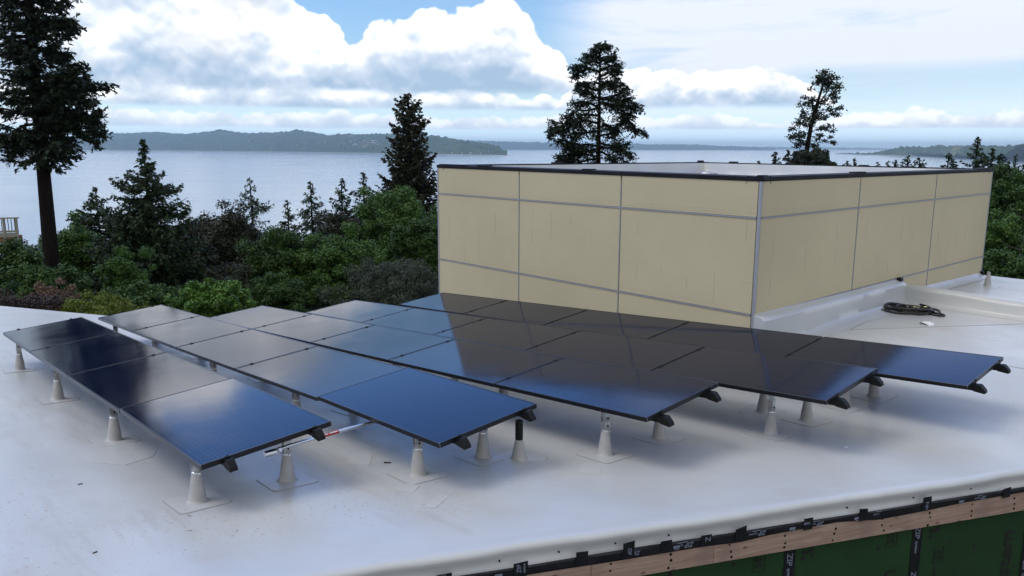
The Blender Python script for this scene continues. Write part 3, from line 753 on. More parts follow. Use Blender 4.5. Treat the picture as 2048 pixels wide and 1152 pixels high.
for rk, k, v, us in (('A', 1, -5.86, (-2.05, -4.05, -6.1)), ('B', 0, -5.06, (-1.6, -3.6, -5.6, -7.4)), ('B', 1, -4.46, (-1.6, -3.6, -5.6, -7.4)), ('C', 0, -3.68, (-1.0, -3.0, -5.0, -6.8)), ('C', 1, -3.05, (-1.0, -3.0, -5.0, -6.8)),
                     ('D', 0, -2.25, (-.5, -2.5, -4.5, -6.1)), ('D', 1, -1.6, (-.5, -2.5, -4.5, -6.1)), ('E', 0, -.86, (-.4, -2.4, -4.4)), ('E', 1, -.36, (-.4, -2.4, -4.4))):
    for u in us: legs.append((u, v, rk, k))
cnt = {}
for u, v, rk, k in sorted(legs, key=lambda q: (q[2], q[3], -q[0])):
    c = cnt.get((rk, k), 0); cnt[(rk, k)] = c + 1
    w = ['front', 'second', 'third', 'fourth', 'fifth', 'sixth'][c]
    standoff(u, v, rk, k, f'{w} grey standoff from the front, {"left" if k == 0 else "right"} rail of the {rownames[rk]} row', R3(rnd.uniform(-8, 8)))
# free-standing boots
def loose_boot(name, u, v, label, cat, pipe, top=.21, z=None):
    o = thing(name, W(u, v, (zroof(u, v) if z is None else z) + .001), label, cat)
    for ch in ps.children:
        if ch.name.split('.')[0] in ('flashing_patch', 'boot', 'weld_edgeshade'):
            c = ch.copy(); COL.objects.link(c); c.parent = o
            if name == 'vent_pipe' and ch.name.startswith('boot'): c.scale = (1.0, 1.0, .80)
            if ch.name.startswith('flashing') or ch.name.startswith('weld'): c.rotation_euler = (0, 0, AZ + .1)
    if pipe:
        mb = MB(); mb.lathe([(.030, .15), (.030, .31), (.024, .31), (.024, .20)], (0, 0, 0), 18, capt=False); mb.build('pipe', M['plastic'], o, 'auto')
    return o
loose_boot('vent_pipe', .605, -4.297, 'grey cone boot with a black open pipe standing out of it on the roof', 'vent pipe', True)
loose_boot('pipe_boot', 1.083, -1.558, 'grey cone boot standing just left of the front standoffs of the rightmost row', 'pipe boot', True)
o = loose_boot('pipe_boot', .50, 6.55, 'small grey cone boot alone on the upper roof behind the low parapet', 'pipe boot', False, z=-2.318)
mb = MB(); mb.lathe([(.026, .18), (.026, .25)], n=12); mb.build('pipe', M['boot'], o)

# membrane patches on the roof
def patch(poly, label, dz=.003):
    mb = MB(); n = len(poly)
    V = [W(u, v, zroof(u, v) + .0003) for u, v in poly] + [W(u, v, zroof(u, v) + dz) for u, v in poly]
    mb.add(V, [tuple(range(n, 2 * n))] + [(i, (i + 1) % n, n + (i + 1) % n, n + i) for i in range(n)])
    me = bpy.data.meshes.new('membrane_patch'); me.from_pydata(mb.v, [], mb.f)
    c = W(*poly[0], zroof(*poly[0])); me.transform(Matrix.Translation(-c)); o = link('membrane_patch', me, M['flashing']); o.location = c
    return tag(o, label, 'patch', 'pale repair patches welded on the roof')
patch([(-1.473, -6.79), (-1.25, -6.62), (-1.33, -6.40), (-1.574, -6.28), (-1.96, -6.42), (-2.05, -6.62), (-1.86, -6.80)], 'large pale angular membrane patch left of the leftmost panel row')
patch([(-.16, -5.36), (-.02, -5.25), (-.25, -5.08), (-.40, -5.20)], 'small square pale membrane patch right of the leftmost panel row')
patch([(1.15, -4.20), (1.28, -4.12), (1.14, -3.94), (1.0, -4.03)], 'small pale membrane patch left of the middle row front standoff')
patch([(.55, -5.42), (.68, -5.34), (.60, -5.22), (.46, -5.30)], 'pale membrane patch touching the front standoff of the second row from left')
patch([(.95, -5.45), (1.02, -5.40), (.9, -5.2), (.84, -5.24)], 'narrow pale membrane patch in front of the second row from left')
# small debris
def bit(name, u, v, size, rot, m, label, cat):
    mb = MB(); mb.box((0, 0, size[2] / 2 + .001), size); o = mb.build(name, m); o.location = W(u, v, zroof(u, v)); o.rotation_euler = (0, 0, rot); return tag(o, label, cat)
bit('cable_scrap', .02, -5.116, (.055, .009, .006), -.05, M['plastic'], 'short black cable scrap lying on the roof between the two left rows', 'cable scrap')
bit('wood_chip', -1.0, -6.98, (.03, .008, .004), .5, M['bark'], 'tiny dark chip on the roof near the left side', 'chip')
bit('wood_chip', .30, -7.2, (.025, .006, .004), 1.0, M['bark'], 'tiny dark chip on the roof near the bottom left', 'chip')
bit('screw_wrapper', 2.15, -2.1, (.03, .012, .004), .3, M['film'], 'tiny white scrap on the roof in front of the second row from right', 'scrap')

# conduit under the left rows
root = thing('conduit', W(-.3, -6.05, -2.2), 'silver metal conduit with a red warning sticker crossing under the left rows', 'conduit')
pts = [W(.05, -6.06, -2.03), W(.0, -5.9, -2.035), W(-.09, -5.4, -2.065), W(-.16, -4.85, -2.10), W(-.22, -4.7, -2.16), W(-.24, -4.2, -2.22)]
mb = MB(); mb.tube(pts, .0125, 10); tb = fixw(mb.build('tube', M['steel'], root, 'auto'), root)
def lerp(a, b, t): return a + (b - a) * t
mb = MB(); a, b = lerp(pts[1], pts[2], .50), lerp(pts[1], pts[2], .86); mb.tube([a, b], .0142, 10); st = fixw(mb.build('warning_sticker', M['red'], root, 'auto'), root)
mb = MB(); d = (b - a).normalized(); nn = Vector((0, -1, .6)); nn = (nn - d * nn.dot(d)).normalized(); up_ = nn.cross(d)
for k in range(13):
    if k != 6: mb.box(lerp(a, b, .1 + k * .066) + nn * .0143, (.011, .001, .009), (d, nn, up_))
fixw(mb.build('sticker_lettering', M['white'], root), root)
mb = MB(); mb.tube([pts[0] - SV * .03, pts[0] + SV * .05], .021, 10); mb.tube([pts[0] + SV * .065, pts[0] + SV * .085], .024, 6); fixw(mb.build('coupling', M['steel'], root, 'auto'), root)

# coiled hose and wrapper
hc = (.46, 3.30); root = thing('hose', W(*hc, -2.30), 'black rubber hose coiled on the roof beside the penthouse curb', 'hose')
mb = MB(); path = []; r2 = random.Random(3)
NN = 620
for i in range(NN):
    t = i / NN; a = t * 2 * PI * 6.2
    rr = .235 + .055 * math.sin(a * .37 + 1) + .03 * math.sin(a * .13 + 2)
    ox = .07 * math.sin(t * 9 + 1); oy = .05 * math.cos(t * 7)
    path.append(Vector((hc[0] + ox + rr * 1.15 * math.cos(a) , hc[1] + oy + rr * .95 * math.sin(a), 0.014 + .065 * abs(math.sin(t * 11 + a * .09)) * (.3 + .7 * t) + .012 * math.sin(a * 2.1))))
hp = [W(p.x, p.y, zroof(p.x, p.y) + max(.014, p.z)) for p in path]
mb.tube(hp, .0165, 7); fixw(mb.build('coil', M['rubber'], root, True), root)
mb = MB(); lp = [(hc[0] + .22, hc[1] + .12), (hc[0] + .36, hc[1] + .10), (hc[0] + .46, hc[1] + .08), (hc[0] + .50, hc[1] + .03), (hc[0] + .46, hc[1] - .03), (hc[0] + .36, hc[1] - .01), (hc[0] + .22, hc[1] + .01)]
mb.tube([W(u, v, -2.284 + .01 * (i in (0, 6))) for i, (u, v) in enumerate(lp)], .0165, 7); fixw(mb.build('loose_loop', M['rubber'], root, True), root)
mb = MB()
for du, dv, ang in ((.10, -.02, .4), (.16, -.03, 1.4), (.06, -.08, 2.4), (.2, .1, .2)):
    mb.tube([W(hc[0] + du, hc[1] + dv, -2.22), W(hc[0] + du + .04 * math.cos(ang), hc[1] + dv + .04 * math.sin(ang), -2.215)], .008, 6)
M['brass'] = mat('brass fitting', (.62, .55, .30), .3, .8); fixw(mb.build('brass_fitting', M['brass'], root), root)
mb = MB(); r2 = random.Random(5); rows = []
for i in range(8):
    rows.append([W(.90 + i * .024 + r2.uniform(-.012, .012), 2.60 + j * .026 + r2.uniform(-.01, .01) - i * .006, -2.298 + r2.uniform(.001, .035) * (0 < i < 7)) for j in range(6)])
mb.grid(rows); o = mb.build('plastic_wrapper', M['film']); me = o.data; c = W(1.0, 2.67, -2.3); me.transform(Matrix.Translation(-c)); o.location = c
tag(o, 'crumpled clear plastic wrapper lying on the roof below the coiled hose', 'wrapper')

# ------------------------------------------------------------------ terrain, sea
mb = MB(); rows = []
xs = np.concatenate([np.linspace(-900, -120, 14), np.linspace(-110, 130, 49), np.linspace(150, 900, 14)]); ys = np.concatenate([np.linspace(-120, 8, 12), np.linspace(12, 260, 56)])
for y in ys: rows.append([Vector((x, y, ground(x, y) + .25 * math.sin(x * .7) * math.cos(y * .6))) for x in xs])
mb.grid(rows)
def b_soil(nt, b):
    N = NT(nt); N.put(b.inputs['Base Color'], N.ramp(N.noise(N.pos(), .6, 6, .7), [(.35, (.018, .020, .010)), (.65, (.040, .048, .020))]))
M['soil'] = mat('leaf litter and undergrowth', rough=.95, spec=.1, build=b_soil)
tag(mb.build('ground', M['soil'], None, True), kind='structure')
def b_sea(nt, b):
    N = NT(nt); p = N.pos()
    n1 = N.noise(N.mapping(p, scale=(.0016, .0060, 1)), 1.0, 6, .62, .4)
    n2 = N.noise(N.mapping(p, scale=(.0005, .0026, 1), loc=(3, 0, 0)), 1.0, 4, .6)
    N.put(b.inputs['Base Color'], N.mix(n1, (.20, .275, .355), (.22, .295, .375)))
    N.put(b.inputs['Roughness'], N.maprange(N.math('ADD', N.math('MULTIPLY', n1, .6), N.math('MULTIPLY', n2, .4)), .40, .60, .13, .19))
    w = N.math('ADD', N.noise(N.mapping(p, scale=(.25, .5, 1)), 1, 4, .65), N.math('MULTIPLY', N.noise(N.mapping(p, scale=(.02, .05, 1)), 1, 4, .6), 2.0))
    N.bump(b, w, .09, .5)
M['sea'] = mat('calm sea water', rough=.28, spec=.5, build=b_sea)
mb = MB(); mb.grid([[Vector((x, y, SEA)) for x in np.linspace(-38000, 38000, 20)] for y in np.linspace(150, 52000, 20)]); tag(mb.build('sea', M['sea']), kind='structure')

# ------------------------------------------------------------------ far shores: real hills at their own distances
def fnoise(x, y, seed=0):
    """cheap value noise in numpy"""
    xi = np.floor(x).astype(np.int64); yi = np.floor(y).astype(np.int64); xf = x - xi; yf = y - yi
    def h(a, b):
        n = (a * 374761393 + b * 668265263 + seed * 1442695041) & 0x7fffffff
        n = ((n ^ (n >> 13)) * 1274126177) & 0x7fffffff
        return ((n ^ (n >> 16)) & 0xffff) / 65535.0
    u = xf * xf * (3 - 2 * xf); v = yf * yf * (3 - 2 * yf)
    return (h(xi, yi) * (1 - u) + h(xi + 1, yi) * u) * (1 - v) + (h(xi, yi + 1) * (1 - u) + h(xi + 1, yi + 1) * u) * v
def hills(name, tops, shores, depth, nx, ny, m, tree=10.0, seed=1, step=26.0):
    """tops/shores: (bearing in thousandths, value) ; value = ridge height in m / shore distance in m"""
    bx = np.linspace(tops[0][0], tops[-1][0], nx)
    top = np.interp(bx, [t[0] for t in tops], [t[1] for t in tops]); sh = np.interp(bx, [t[0] for t in shores], [t[1] for t in shores])
    T = np.linspace(0, 1, ny)[:, None]
    Y = sh[None, :] + T * depth; X = bx[None, :] / 1000.0 * (sh[None, :] + T * depth * .15) 
    up = np.clip(T / .72, 0, 1); prof = np.where(T < .72, (1 - (1 - up) ** 1.8), 1 - ((T - .72) / .28) ** 2 * .8)
    Z = top[None, :] * prof
    rough = fnoise(X / 300, Y / 300, seed) - .5
    Z = Z * (1 + .35 * rough * (1 - T))
    gul = fnoise(X / 110, Y / 160, seed + 5) - .5
    Z = Z + gul * np.minimum(Z, 60) * .35 * (1 - T * .6)
    tr = (fnoise(X / step, Y / step, seed + 1) ** 2 + .6 * fnoise(X / (step * .45), Y / (step * .45), seed + 2) ** 3) * tree
    Z = Z + tr * np.clip(T * 14 - .25, 0, 1)
    Z = Z * np.clip(T * 40, 0, 1) + SEA - .5 + 1.2 * (T > .01)
    V = np.stack([X, Y, Z], -1).reshape(-1, 3)
    i, j = np.meshgrid(np.arange(ny - 1), np.arange(nx - 1), indexing='ij'); a = (i * nx + j).ravel()
    Fq = np.stack([a, a + 1, a + nx + 1, a + nx], -1)
    return tag(npmesh(name, V, Fq, m), kind='structure'), (bx, top, sh)
def hillmat(name, cols, sc, clear=True):
    def bld_(nt, b):
        N = NT(nt); p = N.pos()
        c = N.ramp(N.noise(p, sc, 5, .7), [(.32, cols[0]), (.5, cols[1]), (.68, cols[2])])
        if clear: c = N.mix(N.maprange(N.noise(N.mapping(p, loc=(900, 0, 0)), .0042, 4, .6), .60, .70, 0, .75), c, (.30, .25, .13))
        sp = N.new('ShaderNodeSeparateXYZ'); N.put(sp.inputs[0], p)
        c = N.mix(N.maprange(sp.outputs[2], SEA + 1, SEA + 5, 1, 0), c, (.36, .32, .26))
        N.put(b.inputs['Base Color'], c)
    return mat(name, rough=.95, spec=.1, build=bld_)
M['hill'] = hillmat('wooded island', ((.020, .040, .022), (.046, .074, .038), (.10, .13, .065)), .02)
M['hill2'] = hillmat('far wooded shore', ((.030, .042, .025), (.04, .054, .03), (.05, .066, .036)), .008, False)
def bear(px): return (px - 1024) / 1.554
def hgt(py, d): return (292 - py) / 1554.0 * d - SEA
isl_sh = [(bear(-160), 9500), (bear(0), 9000), (bear(400), 8300), (bear(800), 5900), (bear(1000), 5000), (bear(1030), 4850)]
def shd(px): return float(np.interp(bear(px), [t[0] for t in isl_sh], [t[1] for t in isl_sh]))
isl_top = [(-160, 275), (0, 275), (130, 282), (180, 272), (270, 268), (330, 270), (400, 265), (480, 270), (560, 265), (640, 272), (720, 272), (770, 271), (850, 273), (890, 278), (935, 287), (970, 291), (995, 297), (1004, 305), (1012, 308.5)]
isl, _ = hills('far_island', [(bear(p), max(1.0, hgt(y, shd(p) + 600) - 8)) for p, y in isl_top], isl_sh, 1100, 820, 90, M['hill'], 24, 3)
ridge_top = [(860, 282), (900, 281), (1000, 284), (1100, 286), (1200, 287), (1300, 288), (1400, 289), (1480, 292), (1545, 296.5)]
hills('far_shore', [(bear(p), hgt(y, 13800) - 8) for p, y in ridge_top], [(bear(800), 13000), (bear(1600), 14500)], 1200, 420, 30, M['hill2'], 30, 11, 60)
r3 = [(1380, 294), (1500, 293), (1600, 293.5), (1700, 294.4), (1790, 295.6)]
hills('farthest_shore', [(bear(p), hgt(y, 19500)) for p, y in r3], [(bear(1300), 19000), (bear(1900), 19500)], 1500, 260, 20, M['hill2'], 30, 17, 80)
hd_sh = [(bear(1725), 6200), (bear(1817), 5600), (bear(1938), 4700), (bear(2048), 3700), (bear(2200), 3000), (bear(2700), 2500)]
def shd2(px): return float(np.interp(bear(px), [t[0] for t in hd_sh], [t[1] for t in hd_sh]))
hd_top = [(1728, 307.2), (1740, 305.5), (1790, 305.5), (1810, 303), (1838, 295.5), (1870, 291), (1914, 290.5), (1944, 289.5), (1990, 291), (2048, 289), (2200, 286), (2700, 280)]
hills('headland', [(bear(p), max(1.0, hgt(y, shd2(p) + 300) - 6)) for p, y in hd_top], hd_sh, 800, 700, 60, M['hill'], 15, 23)
# beach spit at the tip of the island
mb = MB(); rows = []
for px in np.linspace(120, 1024, 200):
    d = shd(px); w = 24 + 10 * math.sin(px * .05); x = bear(px) / 1000
    rows.append([Vector((x * (d - w), d - w, SEA + .3)), Vector((x * d, d, SEA + 2.5)), Vector((x * (d + 40), d + 40, SEA + 3.5))])
mb.grid(rows); M['sand'] = mat('pale beach sand', (.42, .38, .31), .9); tag(mb.build('beach', M['sand'], None, True), kind='structure')

# houses on the far shore
M['hw'] = mat('white house paint', (.72, .71, .68), .6); M['hroof'] = mat('grey shingle roof', (.10, .10, .11), .8)
def proto_house():
    root = thing('far_house')
    mb = MB(); mb.add([(-7, -5, 0), (7, -5, 0), (7, 5, 0), (-7, 5, 0), (-7, -5, 6), (7, -5, 6), (7, 5, 6), (-7, 5, 6), (-7, 0, 9.5), (7, 0, 9.5)], [(0, 1, 5, 4), (1, 2, 6, 5), (2, 3, 7, 6), (3, 0, 4, 7), (4, 7, 8), (5, 9, 6)])
    mb.build('wall', M['hw'], root)
    mb = MB(); mb.add([(-7.6, -5.8, 5.7), (7.6, -5.8, 5.7), (7.6, 0, 9.8), (-7.6, 0, 9.8), (7.6, 5.8, 5.7), (-7.6, 5.8, 5.7)], [(0, 1, 2, 3), (3, 2, 4, 5)]); mb.build('roof', M['hroof'], root)
    return root
ph = proto_house(); fh = True; rh = random.Random(21)
deps = bpy.context.evaluated_depsgraph_get()
bpy.context.view_layer.update()
def drop(o, px, py):
    """point of the island's surface seen on this bearing at this height"""
    dirv = Vector((bear(px) / 1000, 1, (292 - py) / 1554)).normalized()
    hit, loc, nr, idx = o.ray_cast(Vector((0, 0, 0)), dirv); return loc if hit else None
spots = [(705 + rh.uniform(0, 55), 280 + rh.uniform(0, 12)) for _ in range(22)] + [(135 + rh.uniform(0, 90), 291 + rh.uniform(0, 9)) for _ in range(18)] + [(600, 291), (655, 286), (505, 284), (905, 305), (925, 306), (942, 306), (962, 306.5), (812, 302), (450, 296)]
wordsx = ['high', 'low', 'mid-slope']
for px, py in spots:
    L_ = drop(isl, px, py)
    if L_ is None: continue
    o = ph if fh else copy_tree(ph); fh = False
    o.location = L_ - Vector((0, 0, 1)); s = rh.uniform(.7, 1.15); o.scale = (s * rh.uniform(.8, 1.3), s, s); o.rotation_euler = (0, 0, rh.uniform(-.6, .6))
    where = 'in the hillside cluster of the far island' if px > 700 and px < 770 else ('on the low shore at the left of the far island' if px < 240 else ('on the sandy tip of the far island' if px > 890 else 'standing alone on the wooded far island'))
    tag(o, f'tiny pale house {where}', 'house', f'houses {where}')
# light mast on the tip
tp = drop(isl, 977, 305.5) or Vector((bear(977) / 1000 * 5100, 5100, SEA + 3))
root = thing('mast', tp, 'thin grey mast rising from the tip of the far island', 'mast')
mb = MB(); mb.tube([(0, 0, 0), (0, 0, 42)], [1.0, .5], 6); mb.build('pole', M['alu'], root)
mb = MB(); mb.box((0, 0, 12), (4, 4, 1)); mb.box((0, 0, 41), (3, 3, 1)); mb.build('platform', M['alu'], root)
# motor boat with its wake
root = thing('motor_boat', (bear(441) / 1000 * 3400, 3400, SEA), 'small white motor boat with wake crossing the water left of centre', 'boat'); root.rotation_euler = (0, 0, .1)
mb = MB(); mb.add([(-5, -1.6, .1), (4, -1.6, .1), (7, 0, .8), (4, 1.6, .1), (-5, 1.6, .1), (-5, -1.9, 1.5), (4.5, -1.9, 1.7), (8, 0, 2.1), (4.5, 1.9, 1.7), (-5, 1.9, 1.5)], [(0, 5, 6, 1), (1, 6, 7, 2), (2, 7, 8, 3), (3, 8, 9, 4), (4, 9, 5, 0), (5, 9, 8, 7, 6), (0, 1, 2, 3, 4)]); mb.build('hull', M['hw'], root)
mb = MB(); mb.cbox((0, 0, 2.5), (4, 2.6, 2), ch=.2); mb.build('cabin', M['hw'], root)
mb = MB(); mb.add([(-5, 0, .25), (-34, 3.2, .2), (-34, -3.2, .2)], [(0, 1, 2)]); mb.build('wake', M['white'], root)

# ------------------------------------------------------------------ vegetation generators (real leaf-sized faces)
def rhombs(C, D, Nn, L, Wd):
    """C centres, D long directions, Nn side hints -> quads"""
    D = D / (np.linalg.norm(D, axis=1, keepdims=True) + 1e-9); S = np.cross(D, Nn); S /= (np.linalg.norm(S, axis=1, keepdims=True) + 1e-9)
    L = L[:, None] * .5; Wd = Wd[:, None] * .5
    V = np.stack([C - D * L, C + S * Wd - D * L * .1, C + D * L, C - S * Wd - D * L * .1], 1).reshape(-1, 3)
    return V, np.arange(len(C) * 4, dtype=np.int32).reshape(-1, 4)
def path_at(pts, t):
    pts = np.array(pts); k = np.linspace(0, 1, len(pts)); return np.stack([np.interp(t, k, pts[:, i]) for i in range(3)], -1)
def conifer(name, base, top_z, prof, seed, fol, label, cat='conifer', group=None, crown_from=0.0, trunk_r=.2, lean=(0, 0), nbr=90, droop=.25, up=.15, flake=(.16, .05), dens=1.0, gap=.15, side=None, curve=0.0, tuft=False, hang=0.4, bark='bark', lenvar=.35, clear_until=None, limbs=(), tufts=(), zpx=None):
    """prof: list of (t along the crown from top 0 to bottom 1, radius)"""
    g = np.random.RandomState(seed)
    root = thing(name, base, label, cat, group)
    H = top_z - base[2]; zc0 = H * crown_from
    tr = [(lean[0] * (k ** 1.0) + curve * math.sin(k * PI), lean[1] * k, H * k) for k in np.linspace(0, 1, 9)]
    mb = MB(); mb.tube(tr, [trunk_r * (1 - .92 * k) ** .9 * (1 + .35 * math.exp(-k * 25)) for k in np.linspace(0, 1, 9)], 10); 
    Cs, Ds, Ns, Ls, Ws = [], [], [], [], []
    twig = MB()
    def dress(P, r, a, tuft_, s0, thick, fd=1.0):
        n = len(P); k = np.linspace(0, 1, n)
        nt_ = max(5, int(r * 15 * dens * fd)); ts = s0 + (1 - s0) * g.rand(nt_) ** .8
        tl = (.16 + .20 * r * (1.1 - ts)).clip(.14, .75) * (.6 + .6 * g.rand(nt_))
        bp = np.stack([np.interp(ts, k, P[:, q]) for q in range(3)], -1)
        ang = g.rand(nt_) * 2 * PI
        td = np.stack([np.cos(ang), np.sin(ang), -hang * g.rand(nt_) * 1.3 + .35 * g.rand(nt_)], -1)
        m = np.maximum(3, (tl / flake[0] * 3.4 * dens).astype(int)); idx = np.repeat(np.arange(nt_), m); q = g.rand(len(idx))
        c = bp[idx] + td[idx] * (tl[idx] * q)[:, None] + g.randn(len(idx), 3) * .03; c[:, 2] += g.uniform(-.22, .08, nt_)[idx] * min(1, r * .5)
        Cs.append(c); Ds.append(td[idx] * .8 + g.randn(len(idx), 3) * .45); Ns.append(g.randn(len(idx), 3) * .7 + np.array([0, 0, 1.]))
        Ls.append(flake[0] * (.6 + .8 * g.rand(len(idx)))); Ws.append(flake[1] * (.6 + .8 * g.rand(len(idx))))
        twig.tube([tuple(p) for p in P], [max(.012, thick * (1 - q_ * .85)) for q_ in k], 5, cap=False)
    for lm in limbs:                             # real limbs: (x, z) stations relative to the base, each with a depth of its own
        yy = g.uniform(-1, 1); pts_ = np.array([(x_, 0, z_) for x_, z_ in lm], float); L_ = np.abs(pts_[-1, 0] - pts_[0, 0]) + .3
        pts_[:, 1] = yy * L_ * .45 * np.linspace(0, 1, len(pts_)); k = np.linspace(0, 1, len(pts_)); kk = np.linspace(0, 1, 12)
        P = np.stack([np.interp(kk, k, pts_[:, q]) for q in range(3)], -1); P[1:] += g.randn(11, 3) * .03
        ln = np.linalg.norm(np.diff(P, axis=0), axis=1).sum(); dress(P, ln * 1.5, 0, False, .10, trunk_r * .22, 1.7)
        for _ in range(2):                       # forked side limbs
            j = g.randint(3, 9); e = P[j] + np.array([np.sign(pts_[-1, 0] - pts_[0, 0]) * ln * .22, g.uniform(-.5, .5) * ln * .5, ln * g.uniform(-.28, .22)]); Q = np.linspace(P[j], e, 6); dress(Q, ln * .5, 0, False, .2, trunk_r * .1, 1.4)
    for (ax_, az_, bx_, bz_, sz_) in tufts:      # bare limb ending in a tuft
        a_ = np.array([ax_, 0, az_]); b_ = np.array([bx_, g.uniform(-1, 1) * abs(bx_ - ax_) * .5, bz_]); P = np.linspace(a_, b_, 8); P[1:-1] += g.randn(6, 3) * .04
        dress(P, .3, 0, True, .5, trunk_r * .16, .6)
        nn_ = int(85 * (sz_ / .3) ** 1.6); c = b_ + g.randn(nn_, 3) * np.array([sz_ * .55, sz_ * .5, sz_ * .36])
        Cs.append(c); Ds.append(g.randn(nn_, 3)); Ns.append(g.randn(nn_, 3) + np.array([0, 0, .6])); Ls.append(flake[0] * (.6 + .8 * g.rand(nn_))); Ws.append(flake[1] * (.7 + .8 * g.rand(nn_)))
    for i in range(nbr):
        t = (i + g.rand()) / nbr                     # 0 top .. 1 bottom
        t = t ** .85
        z = H - t * (H - zc0)
        r = np.interp(t, [p[0] for p in prof], [p[1] for p in prof])
        a = g.rand() * 2 * PI
        r *= 1 - lenvar * g.rand() + lenvar * .4 * g.rand()
        if g.rand() < gap: r *= .35
        if side: r *= side(a, t, g)
        if r < .05: r = .05
        o = path_at(tr, z / H)
        dirh = np.array([math.cos(a), math.sin(a), 0.]); n = 7
        e0 = up * (1 - t) * 2.2 - droop * t
        k = np.linspace(0, 1, n)
        P = o[None, :] + dirh[None, :] * (k[:, None] * r)
        P[:, 2] += r * (e0 * k - droop * .5 * np.sin(k * PI * .9) + up * k ** 3)
        P[1:] += g.randn(n - 1, 3) * r * .025
        if r > .35 and (tuft or i % 2 == 0 or r > 1.2): twig.tube([tuple(p) for p in P], [max(.006, trunk_r * .16 * (1 - q * .85) * min(1.3, r / 1.5 + .3)) for q in k], 5, cap=False)
        # side twigs in a flattened fan
        nt_ = max(4, int(r * 13 * dens))
        s0 = .55 if tuft else .12
        ts = s0 + (1 - s0) * g.rand(nt_) ** .8
        tl = (.10 + .30 * r * (1.08 - ts)) * (.6 + .6 * g.rand(nt_))
        if tuft: tl = .10 + .22 * g.rand(nt_)
        bp = np.stack([np.interp(ts, k, P[:, q]) for q in range(3)], -1)
        ang = a + np.where(g.rand(nt_) < .5, -1, 1) * (.5 + .7 * g.rand(nt_))
        td = np.stack([np.cos(ang), np.sin(ang), -hang * g.rand(nt_) * 1.2 + .12 * g.randn(nt_)], -1)
        if tuft: td[:, 2] = g.randn(nt_) * .6
        m = np.maximum(3, (tl / flake[0] * 3.2 * dens).astype(int))
        idx = np.repeat(np.arange(nt_), m)
        q = g.rand(len(idx))
        c = bp[idx] + td[idx] * (tl[idx] * q)[:, None]; c[:, 2] -= hang * .35 * tl[idx] * q * q
        c += g.randn(len(idx), 3) * .02
        d = td[idx] * .8 + g.randn(len(idx), 3) * .45
        Cs.append(c); Ds.append(d); Ns.append(g.randn(len(idx), 3) * .7 + np.array([0, 0, 1.]))
        Ls.append(flake[0] * (.6 + .8 * g.rand(len(idx)))); Ws.append(flake[1] * (.6 + .8 * g.rand(len(idx))))
    # leader tip
    V, Fq = rhombs(np.concatenate(Cs), np.concatenate(Ds), np.concatenate(Ns), np.concatenate(Ls), np.concatenate(Ws))
    mb.v += []; o = len(mb.v); mb.v += twig.v; mb.f += [tuple(i + o for i in f) for f in twig.f]
    mb.build('trunk', M[bark], root, True)
    npmesh('crown', V, Fq, F[fol], root)
    return root
def leafy(name, base, centre, radii, seed, fol, label, cat='tree', group=None, leaf=.13, n=16000, clumps=70, trunk_r=.16, flat=.0, wisp=0.0, bark='bark', fill=.55, spread=.20):
    """broad-leaved crown: many leaf clumps spread through an uneven volume"""
    g = np.random.RandomState(seed); root = thing(name, base, label, cat, group)
    rx, ry, rz = radii; cc = np.array(centre) - np.array(base)
    d = g.randn(clumps, 3); d /= np.linalg.norm(d, axis=1, keepdims=True); d[:, 2] = np.where(d[:, 2] < -.5, -d[:, 2], d[:, 2])
    rr = (fill + (1 - fill) * g.rand(clumps))[:, None] * (1 + .18 * g.randn(clumps, 1)).clip(.6, 1.35)
    K = cc + d * rr * np.array([rx, ry, rz])
    cr = spread * (rx + ry + rz) / 3 * (.55 + .9 * g.rand(clumps))
    w = cr ** 2; w /= w.sum(); idx = g.choice(clumps, n, p=w)
    e = g.randn(n, 3); e /= np.linalg.norm(e, axis=1, keepdims=True); e[:, 2] = e[:, 2] * .9 + .12
    rad = cr[idx] * (.25 + 1.0 * g.rand(n) ** .7)
    c = K[idx] + e * rad[:, None] * np.array([1.05, 1.05, .95])
    nn = e * .8 + g.randn(n, 3) * .75 + np.array([0, 0, .45])
    D = np.cross(nn, g.randn(n, 3)) + (np.array([0, 0, 1.2]) * wisp)
    L = leaf * (.6 + .8 * g.rand(n)); V, Fq = rhombs(c, D, nn, L, L * (.62 if not wisp else .26))
    npmesh('crown', V, Fq, F[fol], root)
    mb = MB(); hb = cc[2] - rz * .5
    mb.tube([(0, 0, 0), (cc[0] * .3, cc[1] * .3, hb * .5), (cc[0] * .8, cc[1] * .8, hb), (cc[0], cc[1], cc[2] + rz * .2)], [trunk_r, trunk_r * .8, trunk_r * .6, trunk_r * .25], 8)
    for k in range(min(clumps, 16)):
        a = np.array([cc[0] * .8, cc[1] * .8, hb]) + np.array([0, 0, rz * .3 * g.rand()]); b = K[k]; m_ = (a + b) / 2 + g.randn(3) * rx * .06
        mb.tube([tuple(a), tuple(m_), tuple(b)], [trunk_r * .4, trunk_r * .22, trunk_r * .07], 5, cap=False)
    mb.build('trunk', M[bark], root, True)
    return root
PITCH = math.radians(10.345)
def zat(py, d): return d * math.tan(math.atan((576 - py) / 1554.0) - PITCH)
def at(px, d, py=292): return (px - 1024) / 1554.0 * (d * .98374 - zat(py, d) * .17957)
def mpx(w, d): return w / 1554.0 * d

